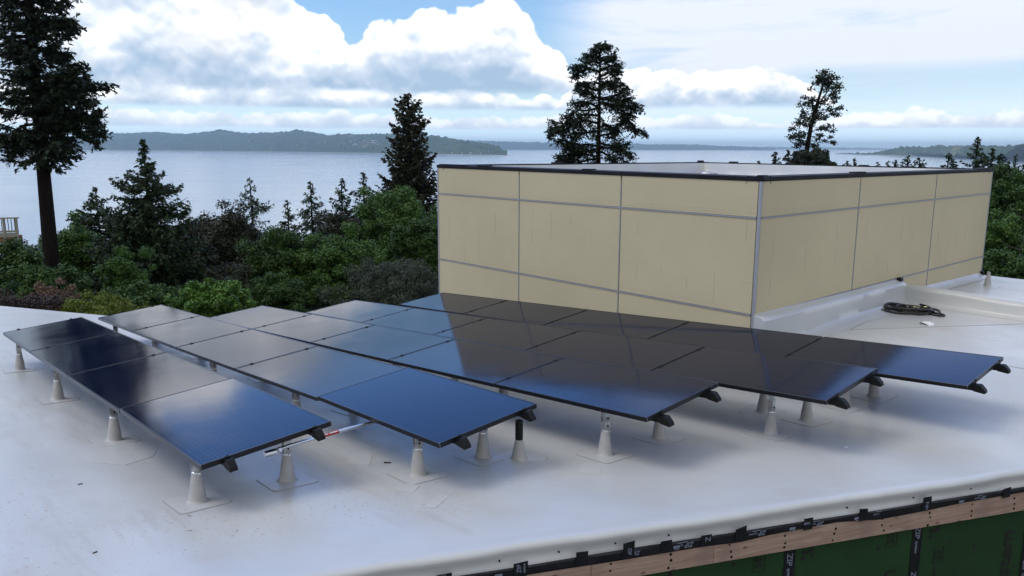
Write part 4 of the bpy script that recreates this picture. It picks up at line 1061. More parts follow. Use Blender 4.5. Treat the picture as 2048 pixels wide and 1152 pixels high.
# 1 the tall fir at the left
d = 26; x0 = at(101, d, 570); gz = ground(x0, d); topz = 11.6
H = topz - gz
def fir_side(a, t, g):
    # heavy right-hand limb low in the crown, lighter elsewhere
    return 1.0
zb = zat(335, d)
H1 = topz - zb
def T1(py): return (topz - zat(py, d)) / H1
lx = lambda p, q: (at(p, d, q) - x0, zat(q, d) - gz)
root = conifer('tall_fir', (x0, d, gz), topz, [(0, .5), (.06, 1.5), (T1(-250), 2.5), (T1(-100), 2.2), (T1(0), 1.6), (T1(110), 1.3), (T1(150), 1.6), (T1(235), 1.6), (T1(270), 1.0), (T1(290), 1.6), (1, 1.1)], 11, 'fir',
    'very tall dark fir at the left with bare lower trunk, top out of view', 'fir', crown_from=(zb - gz) / H, trunk_r=.33, lean=(.35, 0), nbr=270, droop=.14, up=.15, flake=(.18, .062), dens=1.5, gap=.2, hang=.55, lenvar=.40,
    limbs=[[lx(*p) for p in l] for l in (((70, 175), (130, 160), (188, 133)), ((72, 190), (130, 175), (196, 165)), ((72, 215), (140, 200), (212, 203)), ((74, 225), (140, 225), (185, 240), (196, 285)), ((74, 235), (130, 240), (165, 275)), ((76, 262), (110, 275), (133, 290)), ((76, 265), (40, 275), (4, 290)), ((78, 275), (50, 300), (25, 312)), ((78, 275), (100, 300), (120, 315)), ((66, 60), (120, 50), (168, 48)), ((68, 100), (110, 105), (130, 130)))])
# 2 and the rest of the conifers left of the penthouse
def con(name, px, py, d, profpx, seed, fol, label, bottom=640, **k):
    x = at(px, d, py + 40); gz = ground(x, d); tz = zat(py, d); zb = max(gz + .5, zat(bottom, d)); pr = [((py - py) / 1 + (q - py) / (bottom - py), mpx(w, d)) for q, w in profpx]
    k['nbr'] = int(k.get('nbr', 90) * 1.6); k['dens'] = k.get('dens', 1.0) * 1.35; k['flake'] = (k['flake'][0] * 1.05, k['flake'][1] * 1.25)
    k.setdefault('crown_from', (zb - gz) / (tz - gz)); k.setdefault('trunk_r', .015 * (tz - gz) + .02)
    return conifer(name, (x, d, gz), tz, pr, seed, F and fol, label, **k)
con('hemlock', 292, 281, 30, [(281, 2), (320, 12), (345, 34), (372, 66), (400, 60), (430, 96), (460, 90), (520, 112), (600, 128), (640, 128)], 21, 'spruce', 'wide dark hemlock with layered drooping boughs and a thin leaning tip', nbr=230, droop=.16, up=.10, lean=(-.08, 0), flake=(.15, .045), dens=1.15, hang=.6, gap=.22, lenvar=.4)
con('fir_tree', 194, 378, 40, [(378, 3), (400, 16), (430, 42), (450, 62), (470, 66), (540, 70), (640, 70)], 22, 'spruce', 'dark fir half hidden between the tall trunk and the wide hemlock', nbr=130, droop=.06, up=.12, flake=(.2, .06), dens=1.0, hang=.4)
con('small_conifer', 368, 424, 40, [(424, 3), (445, 16), (480, 26), (640, 40)], 23, 'spruce', 'small rounded conifer top just right of the wide hemlock', nbr=90, droop=.05, up=.15, flake=(.17, .06))
con('deodar', 506, 356, 46, [(356, 3), (375, 14), (402, 44), (425, 36), (460, 50), (640, 70)], 24, 'bluegreen', 'pale green drooping conifer tip against the water above the dark plum tree', nbr=95, droop=.42, up=.02, flake=(.2, .05), dens=.8, hang=.9, gap=.15, lean=(-.15, 0))
con('spruce', 576, 401, 50, [(401, 2), (430, 14), (455, 24), (500, 34), (640, 50)], 25, 'spruce', 'small dark spruce tip between the two pale drooping conifers', nbr=100, droop=.12, up=.1, flake=(.2, .06))
con('deodar', 622, 364, 46, [(364, 3), (395, 18), (430, 38), (455, 54), (500, 60), (640, 80)], 26, 'bluegreen', 'pale green drooping conifer with a slender tip right of the small spruce', nbr=150, droop=.34, up=.03, flake=(.2, .05), dens=.85, hang=.8)
con('fir_tree', 683, 358, 48, [(358, 2), (385, 14), (400, 26), (430, 30), (640, 50)], 27, 'spruce', 'dark open fir, left one of the pair beside the redwood', nbr=110, droop=.08, up=.16, flake=(.2, .06), gap=.25)
con('fir_tree', 727, 345, 48, [(345, 2), (370, 11), (395, 22), (430, 28), (640, 50)], 28, 'spruce', 'dark pointed fir, right one of the pair beside the redwood', nbr=120, droop=.1, up=.12, flake=(.2, .06))
con('redwood', 816, 189, 46, [(189, 4), (215, 24), (250, 34), (290, 44), (340, 54), (390, 64), (430, 66), (640, 70)], 29, 'redwood', 'big brownish green redwood with a dense cone-shaped crown beside the penthouse', nbr=330, droop=.04, up=.20, flake=(.20, .085), dens=1.0, hang=.25, gap=.06, lenvar=.4, trunk_r=.42)
# 11 old fir behind the penthouse, its big limbs one by one
d = 38; x0 = at(1200, d, 250); gz = ground(x0, d)
def q11(p, q): return (at(1060 + p / 4.115, d, 60 + q / 4.115) - x0, zat(60 + q / 4.115, d) - gz)
L11 = [[(570, 350), (440, 300), (310, 290)], [(480, 310), (400, 350), (335, 385)], [(565, 440), (470, 430), (390, 440)], [(565, 500), (450, 455), (360, 480)], [(565, 560), (470, 520), (400, 480)], [(560, 620), (450, 600), (380, 590), (320, 575)], [(560, 640), (400, 660), (300, 700)], [(560, 700), (430, 700), (300, 770), (130, 825)],
       [(560, 760), (420, 740), (260, 790), (150, 830)], [(560, 830), (400, 850), (250, 850)], [(555, 950), (350, 930), (170, 880)], [(550, 980), (350, 1020), (180, 1045)], [(540, 1060), (300, 1080), (190, 1100)], [(550, 1000), (400, 960), (280, 960)],
       [(575, 260), (650, 220), (715, 130)], [(575, 330), (650, 300), (760, 265)], [(575, 380), (680, 330), (740, 290)], [(575, 450), (680, 440), (760, 430)], [(575, 460), (660, 420), (715, 370)], [(575, 560), (700, 540), (760, 490), (805, 450)], [(575, 560), (740, 580), (870, 630)], [(580, 600), (740, 610), (905, 650)],
       [(580, 590), (700, 620), (780, 680), (830, 770), (880, 840)], [(830, 760), (880, 820), (955, 825)], [(590, 770), (680, 810), (740, 770), (775, 700)], [(585, 780), (660, 800), (700, 860)], [(570, 870), (680, 850), (700, 930)], [(570, 930), (700, 960), (795, 930)], [(570, 960), (720, 960), (800, 1000), (850, 1050)], [(560, 1000), (680, 1040), (820, 1085)],
       [(570, 200), (530, 160), (500, 170)], [(570, 230), (500, 200), (440, 190)], [(570, 270), (480, 240), (400, 245)], [(572, 180), (610, 150), (655, 125)], [(572, 160), (560, 120), (545, 105)], [(572, 150), (595, 120), (612, 100)], [(572, 240), (620, 220), (690, 235)]]
tz = zat(84, d)
conifer('old_fir', (x0, d, gz), tz, [(0, .15), (.15, .55), (.4, .75), (.7, .9), (1, .9)], 31, 'fir', 'gnarled old fir with long sweeping limbs rising behind the middle of the penthouse', 'fir', crown_from=(zat(520, d) - gz) / (tz - gz), trunk_r=.30, lean=(-.10, 0), nbr=50, droop=.05, up=.15, flake=(.15, .062), dens=1.05, gap=.2, hang=.75, lenvar=.4, limbs=[[q11(*p) for p in l] for l in L11])
# 12 leaning wind-swept pine: a bent trunk, bare limbs, tufts
d = 48; x0 = at(1608, d, 320); gz = ground(x0, d)
def q12(p, q): return (at(1540 + p / 5.236, d, 120 + q / 5.236) - x0, zat(120 + q / 5.236, d) - gz)
T12p = [(370, 1070), (385, 900), (430, 650), (480, 470), (545, 260), (570, 160)]
def trx(q): return float(np.interp(q, [t[1] for t in T12p][::-1], [t[0] for t in T12p][::-1]))
tf = []
rr_ = random.Random(12)
for (p, q, z_) in [(590, 190, .42), (550, 140, .30), (620, 170, .36), (650, 230, .40), (680, 270, .34), (560, 215, .36), (500, 170, .26), (520, 200, .3), (600, 240, .3), (700, 285, .24), (470, 230, .22), (570, 110, .22), (690, 175, .2), (590, 280, .24),
        (425, 290, .18), (365, 380, .22), (350, 450, .28), (390, 445, .2), (440, 400, .28), (420, 410, .22), (335, 525, .24), (300, 640, .28), (380, 600, .34), (350, 570, .26), (330, 660, .3), (400, 660, .34), (260, 710, .26), (200, 800, .26), (235, 790, .24), (280, 780, .30), (330, 770, .3), (290, 880, .26), (340, 860, .3), (330, 950, .26), (310, 830, .2),
        (660, 330, .22), (690, 345, .18), (650, 380, .24), (700, 380, .18), (640, 435, .2), (600, 500, .24), (560, 410, .22), (540, 440, .24), (700, 560, .24), (660, 550, .22), (710, 490, .2), (650, 510, .18), (560, 600, .2), (520, 560, .28), (500, 590, .22), (620, 680, .24), (580, 690, .24), (630, 735, .22), (510, 775, .24), (490, 820, .18), (640, 855, .2), (600, 830, .14), (445, 880, .26), (470, 890, .2), (520, 700, .26), (640, 800, .16), (430, 960, .26), (480, 500, .3), (460, 560, .32), (440, 620, .3), (450, 480, .3)]:
    q0 = min(1040, q + 30 + abs(p - trx(q)) * .18 * (1 if p > trx(q) and q > 600 else .6)) if not (p > 600 and q > 700) else q - 60
    ax_, az_ = q12(trx(q0), q0); bx_, bz_ = q12(p, q); tf.append((ax_, az_, bx_, bz_, z_))
tz = zat(148, d)
root = conifer('leaning_pine', (x0, d, gz), tz, [(0, .1), (1, .1)], 32, 'fir', 'sparse wind-bent pine leaning right behind the right half of the penthouse', 'pine', crown_from=.95, trunk_r=.10, lean=(q12(570, 160)[0], 0), nbr=3, flake=(.15, .075), dens=1.0, tufts=tf, hang=.2)
tk = [c for c in root.children if c.name.startswith('trunk')][0]
mb = MB(); zb_ = q12(370, 1070)[1]
mb.tube([(0, 0, 0), (0, 0, zb_ * .5)] + [(q12(p, q)[0], 0, q12(p, q)[1]) for p, q in T12p], [.30, .22, .15, .14, .12, .095, .06, .025], 9)
mb.tube([(q12(480, 480)[0], 0, q12(480, 480)[1]), (q12(530, 420)[0], .1, q12(530, 420)[1]), (q12(590, 340)[0], .15, q12(590, 340)[1]), (q12(645, 270)[0], .2, q12(645, 270)[1])], [.06, .05, .035, .02], 7)
me_ = bpy.data.meshes.new('trunk'); vv = [tuple(v.co) for v in tk.data.vertices]; ff = [tuple(p.vertices) for p in tk.data.polygons]
n9 = 9 * 10; keep = [f for f in ff if min(f) >= n9]       # drop the straight stem, keep the limbs
mb.add(vv, keep); me_.from_pydata(mb.v, [], mb.f); me_.materials.append(M['bark']); tk.data = me_
# conifer tips along the skyline behind the penthouse and at the right
tips = [(1549, 302, 60, 14, 325, 'small rounded pine top just left of the leaning pine', 'fir'), (1574, 299, 60, 18, 328, 'ragged conifer tip at the foot of the leaning pine, left side', 'fir'),
        (1515, 320, 80, 5, 334, 'tiny conifer tip left of the leaning pine, barely above the black coping', 'fir'),
        (1690, 320, 70, 10, 332, 'small low conifer tip right of the leaning pine', 'fir'), (1705, 316, 70, 12, 330, 'small round tree top right of the leaning pine', 'fir'),
        (1752, 323, 80, 7, 334, 'tiny pointed conifer tip above the right coping', 'fir'), (1772, 321, 80, 9, 334, 'small conifer tip, left one of a close pair above the right coping', 'fir'), (1786, 318, 80, 10, 334, 'small conifer tip, right one of a close pair above the right coping', 'fir'),
        (1812, 309, 70, 20, 332, 'broad dark conifer top, left half of the clump above the right coping', 'fir'), (1835, 313, 70, 16, 332, 'dark conifer top, right half of the clump above the right coping', 'fir'),
        (1893, 304, 62, 20, 334, 'neat layered conifer top standing alone above the right coping', 'spruce'),
        (1951, 271, 52, 30, 340, 'tall dark conifer above the right end of the penthouse', 'spruce'), (1980, 294, 54, 26, 340, 'pointed conifer right of the tall one at the penthouse end', 'spruce'),
        (1996, 304, 50, 34, 360, 'dark bushy conifer at the right end of the penthouse', 'fir'), (2027, 306, 85, 13, 345, 'slender distant conifer near the right edge', 'spruce'), (2046, 322, 70, 16, 360, 'small conifer at the right edge', 'spruce'), (2012, 320, 60, 22, 350, 'low conifer between the bushy one and the slender distant one', 'fir')]
for i, (px, py, dd, w, pb, lab, fo) in enumerate(tips):
    con('conifer', px, py, dd, [(py, 2), (py + (pb - py) * .35, w * .45), (pb, w), (pb + 60, w * 1.25), (pb + 200, w * 1.7)], 100 + i, fo, lab, bottom=pb + 160, nbr=90, droop=.06, up=.15, flake=(.24, .085), dens=.8, gap=.2, group='conifer tops on the skyline behind the penthouse')

# broad-leaved trees and shrubs
def dec(name, px, ptop, hw, pbot, d, seed, fol, label, **k):
    k['clumps'] = int(k.get('clumps', 70) * 2.0); k['n'] = int(k.get('n', 16000) * 2.3); k['leaf'] = k.get('leaf', .13) * .70; k['spread'] = k.get('spread', .2) * .78
    x = at(px, d, (ptop + pbot) / 2); gz = ground(x, d); zt = zat(ptop, d); zb = zat(pbot, d); zc = (zt + zb) / 2; r = mpx(hw, d)
    k.setdefault('cat', 'tree')
    return leafy(name, (x, d, gz), (x, d, zc), (r, r * .85, (zt - zb) / 2 * 1.02), seed, fol, label, **k)
dec('plum_tree', 455, 432, 92, 640, 36, 41, 'plum', 'dark brownish plum-leaved tree between the hemlock and the green trees', n=30000, clumps=150, leaf=.16, fill=.25)
dec('plum_tree', 395, 475, 55, 640, 34, 42, 'plum', 'dark brownish tree right behind the wide hemlock', n=14000, clumps=80, leaf=.16, fill=.25)
dec('maple', 575, 478, 92, 640, 30, 43, 'deep', 'broad deep green tree in front of the pale drooping conifers', n=42000, clumps=170, leaf=.13, fill=.3, spread=.17)
dec('maple', 690, 428, 78, 600, 38, 44, 'plum', 'dark olive brown tree below the pair of firs', n=22000, clumps=110, leaf=.16, fill=.3)
dec('maple', 800, 392, 88, 600, 37, 45, 'green', 'fresh green tree with a domed crown at the foot of the redwood', n=42000, clumps=170, leaf=.15, fill=.3, spread=.17)
dec('maple', 690, 480, 100, 650, 29, 46, 'green', 'large mid green tree filling the view behind the panels', n=50000, clumps=200, leaf=.125, fill=.3, spread=.16)
dec('maple', 850, 450, 75, 600, 31, 47, 'deep', 'deep green tree touching the left wall of the penthouse', n=30000, clumps=130, leaf=.14, fill=.3, spread=.17)
dec('willow', 785, 528, 108, 680, 23, 48, 'olive', 'grey green willow shrub left of the penthouse wall', n=46000, clumps=220, leaf=.11, fill=.35, wisp=1.0, spread=.16)
dec('young_maple', 422, 566, 72, 680, 19, 49, 'bright', 'bright green young maple just beyond the roof edge', n=15000, clumps=110, leaf=.11, fill=.3, spread=.19)
dec('shrub', 560, 560, 60, 680, 25, 50, 'deep', 'low deep green shrub beside the bright young maple', n=16000, clumps=90, leaf=.11, cat='shrub')
dec('shrub', 192, 600, 92, 690, 19.5, 51, 'lime', 'low yellow green shrub behind the left roof edge', n=30000, clumps=220, leaf=.06, cat='shrub', fill=.4, spread=.13, trunk_r=.05)
dec('smoke_bush', 105, 578, 62, 680, 20.5, 52, 'smoke', 'smoke bush with pinkish plumes at the foot of the tall fir', n=9000, clumps=110, leaf=.08, cat='shrub', spread=.14, trunk_r=.05)
dec('smoke_bush', 70, 600, 95, 690, 19.2, 53, 'maroon', 'dark maroon bush behind the left roof edge', n=14000, clumps=110, leaf=.08, cat='shrub', trunk_r=.05)
dec('alder', 55, 498, 88, 640, 27, 54, 'deep', 'deep green alder below the balcony at the far left', n=26000, clumps=120, leaf=.15, fill=.3)
dec('alder', 158, 462, 66, 640, 32, 55, 'green', 'mid green alder right behind the bare fir trunk', n=22000, clumps=120, leaf=.15, fill=.3)
dec('alder', -60, 520, 90, 660, 30, 56, 'deep', 'deep green alder at the far left margin', n=14000, clumps=80, leaf=.15, fill=.3)
dec('shrub', 300, 575, 75, 690, 22, 57, 'deep', 'dark shrub under the wide hemlock', n=16000, clumps=90, leaf=.11, cat='shrub')
dec('elder', 255, 520, 60, 660, 26, 58, 'green', 'olive green elder between the bare trunk and the hemlock', n=16000, clumps=90, leaf=.13, fill=.3)
dec('alder', 100, 540, 80, 680, 24, 64, 'deep', 'dark leafy tree behind the foot of the tall fir', n=18000, clumps=100, leaf=.12, fill=.3)
dec('alder', 455, 540, 70, 680, 27, 65, 'plum', 'dark thicket behind the bright young maple', n=15000, clumps=90, leaf=.13, fill=.3)
dec('oak', 2010, 340, 58, 480, 40, 59, 'deep', 'dark green tree right of the penthouse wall', n=26000, clumps=130, leaf=.16, fill=.3)
dec('oak', 1995, 435, 48, 590, 30, 60, 'green', 'mid green tree low beside the right end of the penthouse', n=24000, clumps=120, leaf=.13, fill=.3)
dec('oak', 2060, 400, 50, 580, 33, 61, 'deep', 'dark tree cut by the right edge of the view', n=20000, clumps=100, leaf=.15, fill=.3)
dec('shrub', 2010, 520, 70, 640, 24, 62, 'deep', 'low dark shrub behind the upper roof at the right', n=18000, clumps=100, leaf=.11, cat='shrub')
dec('oak', 2150, 380, 80, 600, 36, 63, 'deep', 'dark tree beyond the right margin', n=10000, clumps=60, leaf=.18, fill=.3)
dec('pine_shrub', 1620, 303, 42, 350, 47, 66, 'fir', 'dark bushy growth at the foot of the leaning pine', n=12000, clumps=60, leaf=.17, cat='shrub')
# bare twiggy tree at the right
g = np.random.RandomState(77); dd = 27; x = at(2030, dd); gz = ground(x, dd)
root = thing('bare_tree', (x, dd, gz), 'bare grey twiggy tree in front of the dark trees at the right', 'tree'); mb = MB()
zt = zat(372, dd) - gz
for s in range(9):
    a = g.rand() * 2 * PI; P = []; p = np.array([0, 0, 0.]); v = np.array([math.cos(a) * .10, math.sin(a) * .10, 1.])
    L_ = zt * (.65 + .35 * g.rand())
    for k in range(10):
        P.append(tuple(p)); p = p + v * L_ / 9; v = v + g.randn(3) * .05; v[2] = 1
    mb.tube(P, [.035 * (1 - k / 10.5) for k in range(10)], 5, cap=False)
    for _ in range(14):
        k = g.randint(4, 9); q = np.array(P[k]); e = g.randn(3) * np.array([.5, .5, .15]) + np.array([0, 0, .45]); mb.tube([tuple(q), tuple(q + e * .35), tuple(q + e * .75 + np.array([0, 0, .1]))], [.011, .008, .003], 4, cap=False)
mb.build('branches', M['bark_pale'], root, True)
# lower woodland down the slope, one uncountable mass
g = np.random.RandomState(5); K = []
for _ in range(1500):
    y = g.uniform(60, 215); x = g.uniform(-1, 1) * (y * .85 + 20)
    K.append((x, y, ground(x, y) + g.uniform(3, 9)))
K = np.array(K); n = 90000; idx = g.randint(0, len(K), n); e = g.randn(n, 3); e /= np.linalg.norm(e, axis=1, keepdims=True); e[:, 2] = np.abs(e[:, 2])
c = K[idx] + e * np.array([3.6, 3.6, 3.2]) * (.7 + .4 * g.rand(n, 1)); V, Fq = rhombs(c, g.randn(n, 3), e + g.randn(n, 3) * .4, .7 + .5 * g.rand(n), .5 + .4 * g.rand(n))
tag(npmesh('woodland', V, Fq, F['deep']), 'dense woodland canopy covering the lower slope towards the water', 'woodland', kind='stuff')

# ------------------------------------------------------------------ neighbour's balcony at the far left
dd = 30.0; P0 = Vector((at(31, dd, 440), dd, zat(439, dd))); Bx = Vector((-1, -.28, 0)).normalized(); By = Vector((.28, -1, 0)).normalized() * -1
root = thing('balcony', (P0.x, P0.y, ground(P0.x, dd)), 'wooden neighbour balcony with white rails and dark balusters at the left edge', 'balcony')
M['paint'] = mat('weathered cream paint', (.34, .32, .27), .7); M['deckwood'] = mat('warm deck timber', (.30, .16, .085), .8)
Lb = 5.0; Hb = .98
def bb(mb, a, up0, up1, w=.09, dth=.09): mb.box(P0 + Bx * a + UP * ((up0 + up1) / 2), (w, dth, up1 - up0), (Bx, By, UP))
mb = MB(); mb.box(P0 + Bx * (Lb / 2 - .05) + UP * .0, (Lb + .1, .14, .05), (Bx, By, UP)); mb.box(P0 + Bx * (Lb / 2 - .05) - UP * .52, (Lb, .07, .07), (Bx, By, UP)); fixw(mb.build('rail', M['paint'], root), root)
mb = MB(); mb.box(P0 + Bx * (Lb / 2) - UP * .66, (Lb, .06, .17), (Bx, By, UP)); fixw(mb.build('rim_board', M['paint'], root), root)
for a in (0, .42, .95, 1.9, 2.9, 3.9, 4.9):
    mb = MB(); bb(mb, a, -.98, -.02, .075, .09); fixw(mb.build('post', M['paint'], root), root)
mb = MB(); mb.box(P0 + Bx * (Lb / 2 - .02) + By * .08 - UP * .86, (Lb, .06, .22), (Bx, By, UP)); fixw(mb.build('beam', M['deckwood'], root), root)
mb = MB(); mb.box(P0 + Bx * (Lb / 2 + .9) + By * .62 - UP * .74, (Lb - .4, 1.1, .05), (Bx, By, UP)); fixw(mb.build('deck', M['deckwood'], root), root)
mb = MB()
for k in range(44): bb(mb, .06 + k * .11, -.50, -.03, .022, .022)
fixw(mb.build('balusters', M['plastic'], root), root)
for a in (.3, 4.6):
    mb = MB(); q = P0 + Bx * a + By * 1.2; hh = q.z - .8 - (ground(q.x, q.y) - .2); mb.box(Vector((q.x, q.y, q.z - .78 - hh / 2)), (.14, .14, hh)); fixw(mb.build('support_post', M['deckwood'], root), root)

# ------------------------------------------------------------------ air
hz = MB(); x0_, x1_, y0_, y1_, z0_, z1_ = -26000, 26000, -200, 24000, SEA - 6, 135
hz.box(((x0_ + x1_) / 2, (y0_ + y1_) / 2, (z0_ + z1_) / 2), (x1_ - x0_, y1_ - y0_, z1_ - z0_))
hm = bpy.data.materials.new('thin marine haze'); hm.use_nodes = True; nt = hm.node_tree; nt.nodes.remove(nt.nodes['Principled BSDF'])
pv = nt.nodes.new('ShaderNodeVolumePrincipled'); pv.inputs['Color'].default_value = (.74, .92, 1.0, 1); pv.inputs['Density'].default_value = 7.5e-5; pv.inputs['Anisotropy'].default_value = .72
nt.links.new(pv.outputs[0], nt.nodes['Material Output'].inputs['Volume'])
tag(hz.build('haze', hm), 'thin blue sea haze over the water', 'haze', kind='stuff')

# ------------------------------------------------------------------ sky and sun
SUN_EL, SUN_AZ = R3(58), R3(-96)        # azimuth measured from +y towards +x
w = bpy.data.worlds.new('World'); scn.world = w; w.use_nodes = True; nt = w.node_tree; N = NT(nt)
bg = nt.nodes['Background']; bg.inputs['Strength'].default_value = .10
sky = N.new('ShaderNodeTexSky', sky_type='NISHITA'); sky.sun_disc = False; sky.sun_elevation = SUN_EL; sky.sun_rotation = SUN_AZ; sky.altitude = 60; sky.air_density = 1.2; sky.dust_density = .6; sky.ozone_density = 2.0
tc = N.new('ShaderNodeTexCoord').outputs['Generated']; sx = N.new('ShaderNodeSeparateXYZ'); N.put(sx.inputs[0], tc)
X, Y, Z = sx.outputs
el = N.math('ARCSINE', Z); az = N.math('ARCTAN2', X, Y)         # radians, az 0 straight ahead
DG = PI / 180
def pv2(k, dy=0.0, seed=0.0):
    c = N.new('ShaderNodeCombineXYZ'); N.put(c.inputs[0], N.math('MULTIPLY_ADD', az, k / DG, seed)); N.put(c.inputs[1], N.math('MULTIPLY_ADD', el, k * 1.15 / DG, dy)); c.inputs[2].default_value = seed
    return c.outputs[0]
def vor(vec, scale=1.0, detail=1.6):
    n = N.new('ShaderNodeTexVoronoi', feature='F1', voronoi_dimensions='2D', normalize=True); N.put(n.inputs['Vector'], vec)
    n.inputs['Scale'].default_value = scale; n.inputs['Detail'].default_value = detail; n.inputs['Roughness'].default_value = .55; n.inputs['Lacunarity'].default_value = 2.3
    return n.outputs['Distance']
def warped(v, amt, sc=2.0):
    w_ = N.new('ShaderNodeVectorMath', operation='ADD'); N.put(w_.inputs[0], v)
    t_ = N.new('ShaderNodeTexNoise', noise_dimensions='2D'); N.put(t_.inputs['Vector'], v); t_.inputs['Scale'].default_value = sc; t_.inputs['Detail'].default_value = 3
    q_ = N.new('ShaderNodeVectorMath', operation='SCALE'); N.put(q_.inputs[0], t_.outputs['Color']); q_.inputs['Scale'].default_value = amt; N.l.new(q_.outputs[0], w_.inputs[1])
    return w_.outputs[0]
def curve(stops, lo=-70.0, hi=70.0, vmax=24.0):
    t = N.maprange(az, lo * DG, hi * DG, 0, 1, False)
    r = N.ramp(t, [((p - lo) / (hi - lo), (v / vmax,) * 3) for p, v in stops], 'EASE')
    return N.math('MULTIPLY', r, vmax)
def PX(x): return (x - 1024) / 1554 / DG
CC = [(.05, (4.3, 5.9, 7.8)), (.28, (5.7, 7.0, 8.7)), (.52, (7.3, 8.3, 9.6)), (.76, (10.0, 10.5, 11.2)), (1.0, (14.5, 14.5, 14.8))]
eld = N.math('DIVIDE', el, DG)
def bank(col, base, top, A, k, seed, soft=.35, bsoft=.5, dark=.42, shade=.9, fade=1.0, tint=None):
    v = pv2(k, 0, seed); b0 = vor(warped(v, .35)); n0 = N.noise(v, .45, 4, .55)
    b1 = vor(warped(pv2(k, .16, seed), .35))
    et = N.math('ADD', top, N.math('MULTIPLY', N.math('ADD', N.math('MULTIPLY', N.math('SUBTRACT', .38, b0), 1.3), N.math('MULTIPLY', N.math('SUBTRACT', n0, .5), 2.0)), A))
    eb = N.math('ADD', base, N.math('MULTIPLY', N.math('SUBTRACT', N.noise(pv2(k * .35, 0, seed + 9), 1.0, 4, .6), .5), 1.1 * bsoft))
    d1 = N.math('SUBTRACT', et, eld); d2 = N.math('SUBTRACT', eld, eb)
    m = N.math('MULTIPLY', N.maprange(d1, 0, soft), N.maprange(d2, -.2 * bsoft, .8 * bsoft))
    m = N.math('MULTIPLY', m, fade)
    h = N.math('DIVIDE', d2, N.math('MAXIMUM', N.math('SUBTRACT', et, eb), .4), None, True)
    nl = N.noise(pv2(k * .62, 0, seed + 3), 1.0, 4, .5)
    br = N.math('ADD', N.maprange(h, 0, .62, dark, .80), N.math('MULTIPLY', N.math('SUBTRACT', b1, b0), shade))
    br = N.math('ADD', br, N.math('MULTIPLY', N.math('SUBTRACT', nl, .54), 2.3))
    br = N.math('ADD', br, N.maprange(d1, 0, 1.3 * A + .4, .30, 0)); br = N.math('ADD', br, N.maprange(eld, 10.5, 13.5, 0, .30))
    br = N.math('ADD', br, N.math('MULTIPLY', N.math('SUBTRACT', n0, .5), .35))
    br = N.math('MINIMUM', N.math('MAXIMUM', br, 0.0), 1.0)
    c = N.ramp(br, CC)
    if tint: c = N.mix(tint[0], c, tint[1])
    return N.mix(m, col, c)
# clear sky, bluer higher up
skyc = N.mix(1.0, sky.outputs[0], (1.0, 1.28, 1.62), 'MULTIPLY')
skyc = N.mix(N.math('MULTIPLY', N.maprange(el, R3(11), R3(18), 0, 1), N.maprange(el, R3(32), R3(46), 1, .35)), skyc, N.mix(1.0, skyc, (.56, .84, 1.18), 'MULTIPLY'))
# high veil of thin streaks, stronger to the right
vn = N.noise(N.mapping(tc, rot=(0, .05, 0), scale=(2.0, 2.0, 20)), 1.4, 7, .62, .5)
vamt = N.math('ADD', N.math('MULTIPLY', N.maprange(az, R3(1), R3(8)), N.maprange(el, R3(24), R3(12.5), 0, .98)), .08)
veil = N.math('MULTIPLY', N.maprange(vn, .28, .56, .35, 1.0), vamt)
gapb = N.math('MULTIPLY', N.maprange(N.math('ABSOLUTE', N.math('SUBTRACT', eld, 3.9)), .6, 1.9, 1, 0), N.maprange(az, R3(16), R3(21)))
veil = N.math('MULTIPLY', veil, N.math('SUBTRACT', 1.0, N.math('MULTIPLY', gapb, .60)))
col = N.mix(veil, skyc, (8.9, 9.5, 10.7))
col = N.mix(N.maprange(el, R3(5.0), R3(.5), 0, .85), col, (9.0, 11.6, 13.8))
flat = lambda v_: curve([(-70, v_), (70, v_)])
col = bank(col, 1.15, curve([(-70, 2.3), (PX(700), 2.25), (PX(1150), 2.1), (PX(1500), 1.9), (70, 1.8)]), .85, .55, 3.1, .25, .25, .50, .8, .85, (.45, (8.6, 9.3, 10.4)))
col = bank(col, 1.2, curve([(-70, .5), (PX(1560), .6), (PX(1640), 2.2), (PX(1760), 2.35), (PX(1830), 2.0), (PX(1900), 2.5), (PX(2000), 1.9), (70, 2.2)]), .75, .8, 17.3, .3, .4, .55, .6, .8, (.3, (9.0, 9.6, 10.5)))
col = bank(col, 2.5, curve([(-70, 4.2), (PX(200), 4.1), (PX(600), 4.2), (PX(1000), 3.9), (PX(1180), 3.0), (PX(1300), 1.6), (70, 1.0)]), 1.15, .42, 8.7, .3, .4, .36, 1.0, .95)
col = bank(col, 2.6, curve([(-70, 0), (PX(1080), 2.0), (PX(1150), 4.8), (PX(1230), 5.2), (PX(1330), 5.5), (PX(1420), 5.3), (PX(1500), 5.4), (PX(1560), 4.6), (PX(1610), 3.4), (PX(1660), 1.5), (70, 0)]), 1.3, .42, 23.9, .35, .6, .36, 1.3, .95)
col = bank(col, 3.55, curve([(-70, 17), (-45, 14.5), (PX(100), 15), (PX(350), 15.5), (PX(500), 12.5), (PX(580), 10.6), (PX(650), 9.0), (PX(720), 7.4), (PX(770), 8.6), (PX(860), 9.4), (PX(950), 9.3), (PX(1000), 10.4), (PX(1050), 9.2), (PX(1090), 7.2), (PX(1140), 5.2), (PX(1200), 3.0), (PX(1300), 1), (40, 3), (60, 12), (70, 12)]), 1.9, .30, 40.2, .35, .7, .30, 1.5)
col = bank(col, 8.3, curve([(-70, 2), (PX(1700), 4), (PX(1790), 8.2), (PX(1850), 9.2), (PX(1900), 8.9), (PX(1950), 7), (70, 2)]), .5, .7, 51.0, .5, .4, .6, .4, .45) if False else col
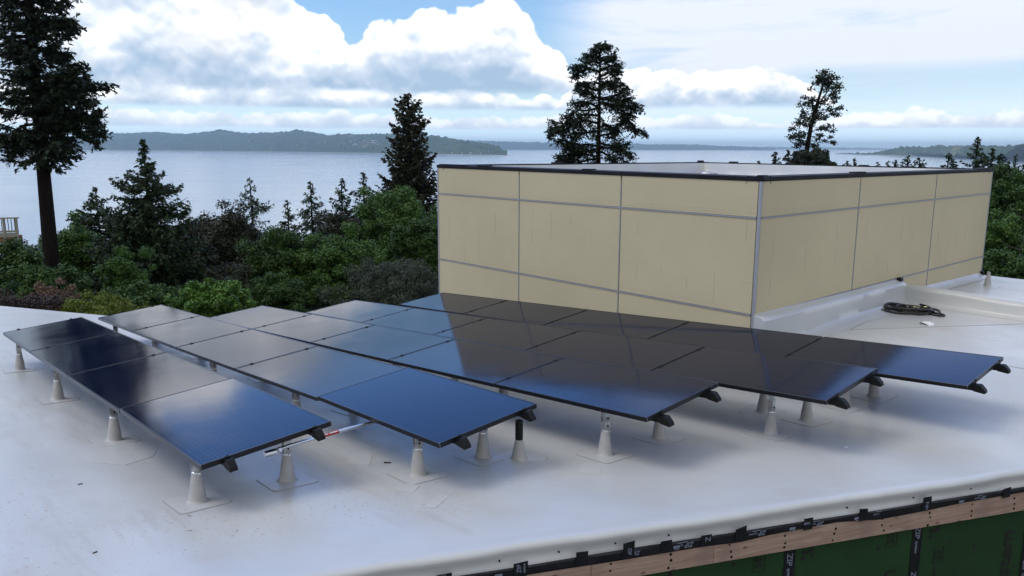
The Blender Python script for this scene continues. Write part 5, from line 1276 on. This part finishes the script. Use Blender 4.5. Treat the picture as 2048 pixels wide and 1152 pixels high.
gain = N.math('MULTIPLY', N.maprange(eld, 10.8, 14.5, 0, .95), N.maprange(eld, 30, 42, 1, 0))
gain = N.math('ADD', 1.0, N.math('MULTIPLY', gain, N.maprange(Y, -.2, .3)))
vm = N.new('ShaderNodeVectorMath', operation='SCALE'); N.put(vm.inputs[0], col); N.put(vm.inputs['Scale'], gain); col = vm.outputs[0]
# broken overcast overhead and behind the camera
D0 = N.noise(tc, 2.6, 6, .55)
hi_ = N.math('ADD', N.maprange(el, R3(34), R3(50), 0, .32), N.maprange(Y, -.1, -.6, 0, .40))
mask = N.maprange(N.math('ADD', D0, hi_), .62, .74)
col = N.mix(mask, col, N.ramp(D0, [(.3, (6.0, 6.3, 6.8)), (.7, (9.0, 9.1, 9.3))]))
N.put(bg.inputs['Color'], col)
sl = bpy.data.lights.new('sun', 'SUN'); sl.energy = 1.35; sl.angle = R3(26); sl.color = (1, .96, .90)
w.cycles.sampling_method = 'MANUAL'; w.cycles.sample_map_resolution = 512
so = bpy.data.objects.new('sun', sl); COL.objects.link(so)
sd_ = Vector((math.sin(SUN_AZ) * math.cos(SUN_EL), math.cos(SUN_AZ) * math.cos(SUN_EL), math.sin(SUN_EL)))
so.rotation_euler = sd_.to_track_quat('Z', 'Y').to_euler()

# ------------------------------------------------------------------ camera
cam = bpy.data.cameras.new('camera'); cam.lens = 1554 / 2048 * 36; cam.sensor_width = 36; cam.clip_end = 120000; cam.clip_start = .05
co = bpy.data.objects.new('camera', cam); COL.objects.link(co)
rt = Vector((9.99994452e-01, 5.98170484e-04, 3.27702402e-03)); up_ = Vector((-.00333117, .17956668, .98374016)); fw = Vector((0, .98374562, -.17956768))
co.matrix_world = Matrix(((rt.x, up_.x, -fw.x, 0), (rt.y, up_.y, -fw.y, 0), (rt.z, up_.z, -fw.z, 0), (0, 0, 0, 1)))
scn.camera = co
scn.view_settings.view_transform = 'Standard'; scn.view_settings.look = 'None'; scn.view_settings.exposure = 0; scn.view_settings.gamma = 1
scn.cycles.volume_bounces = 0; scn.cycles.max_bounces = 6; scn.cycles.transparent_max_bounces = 4
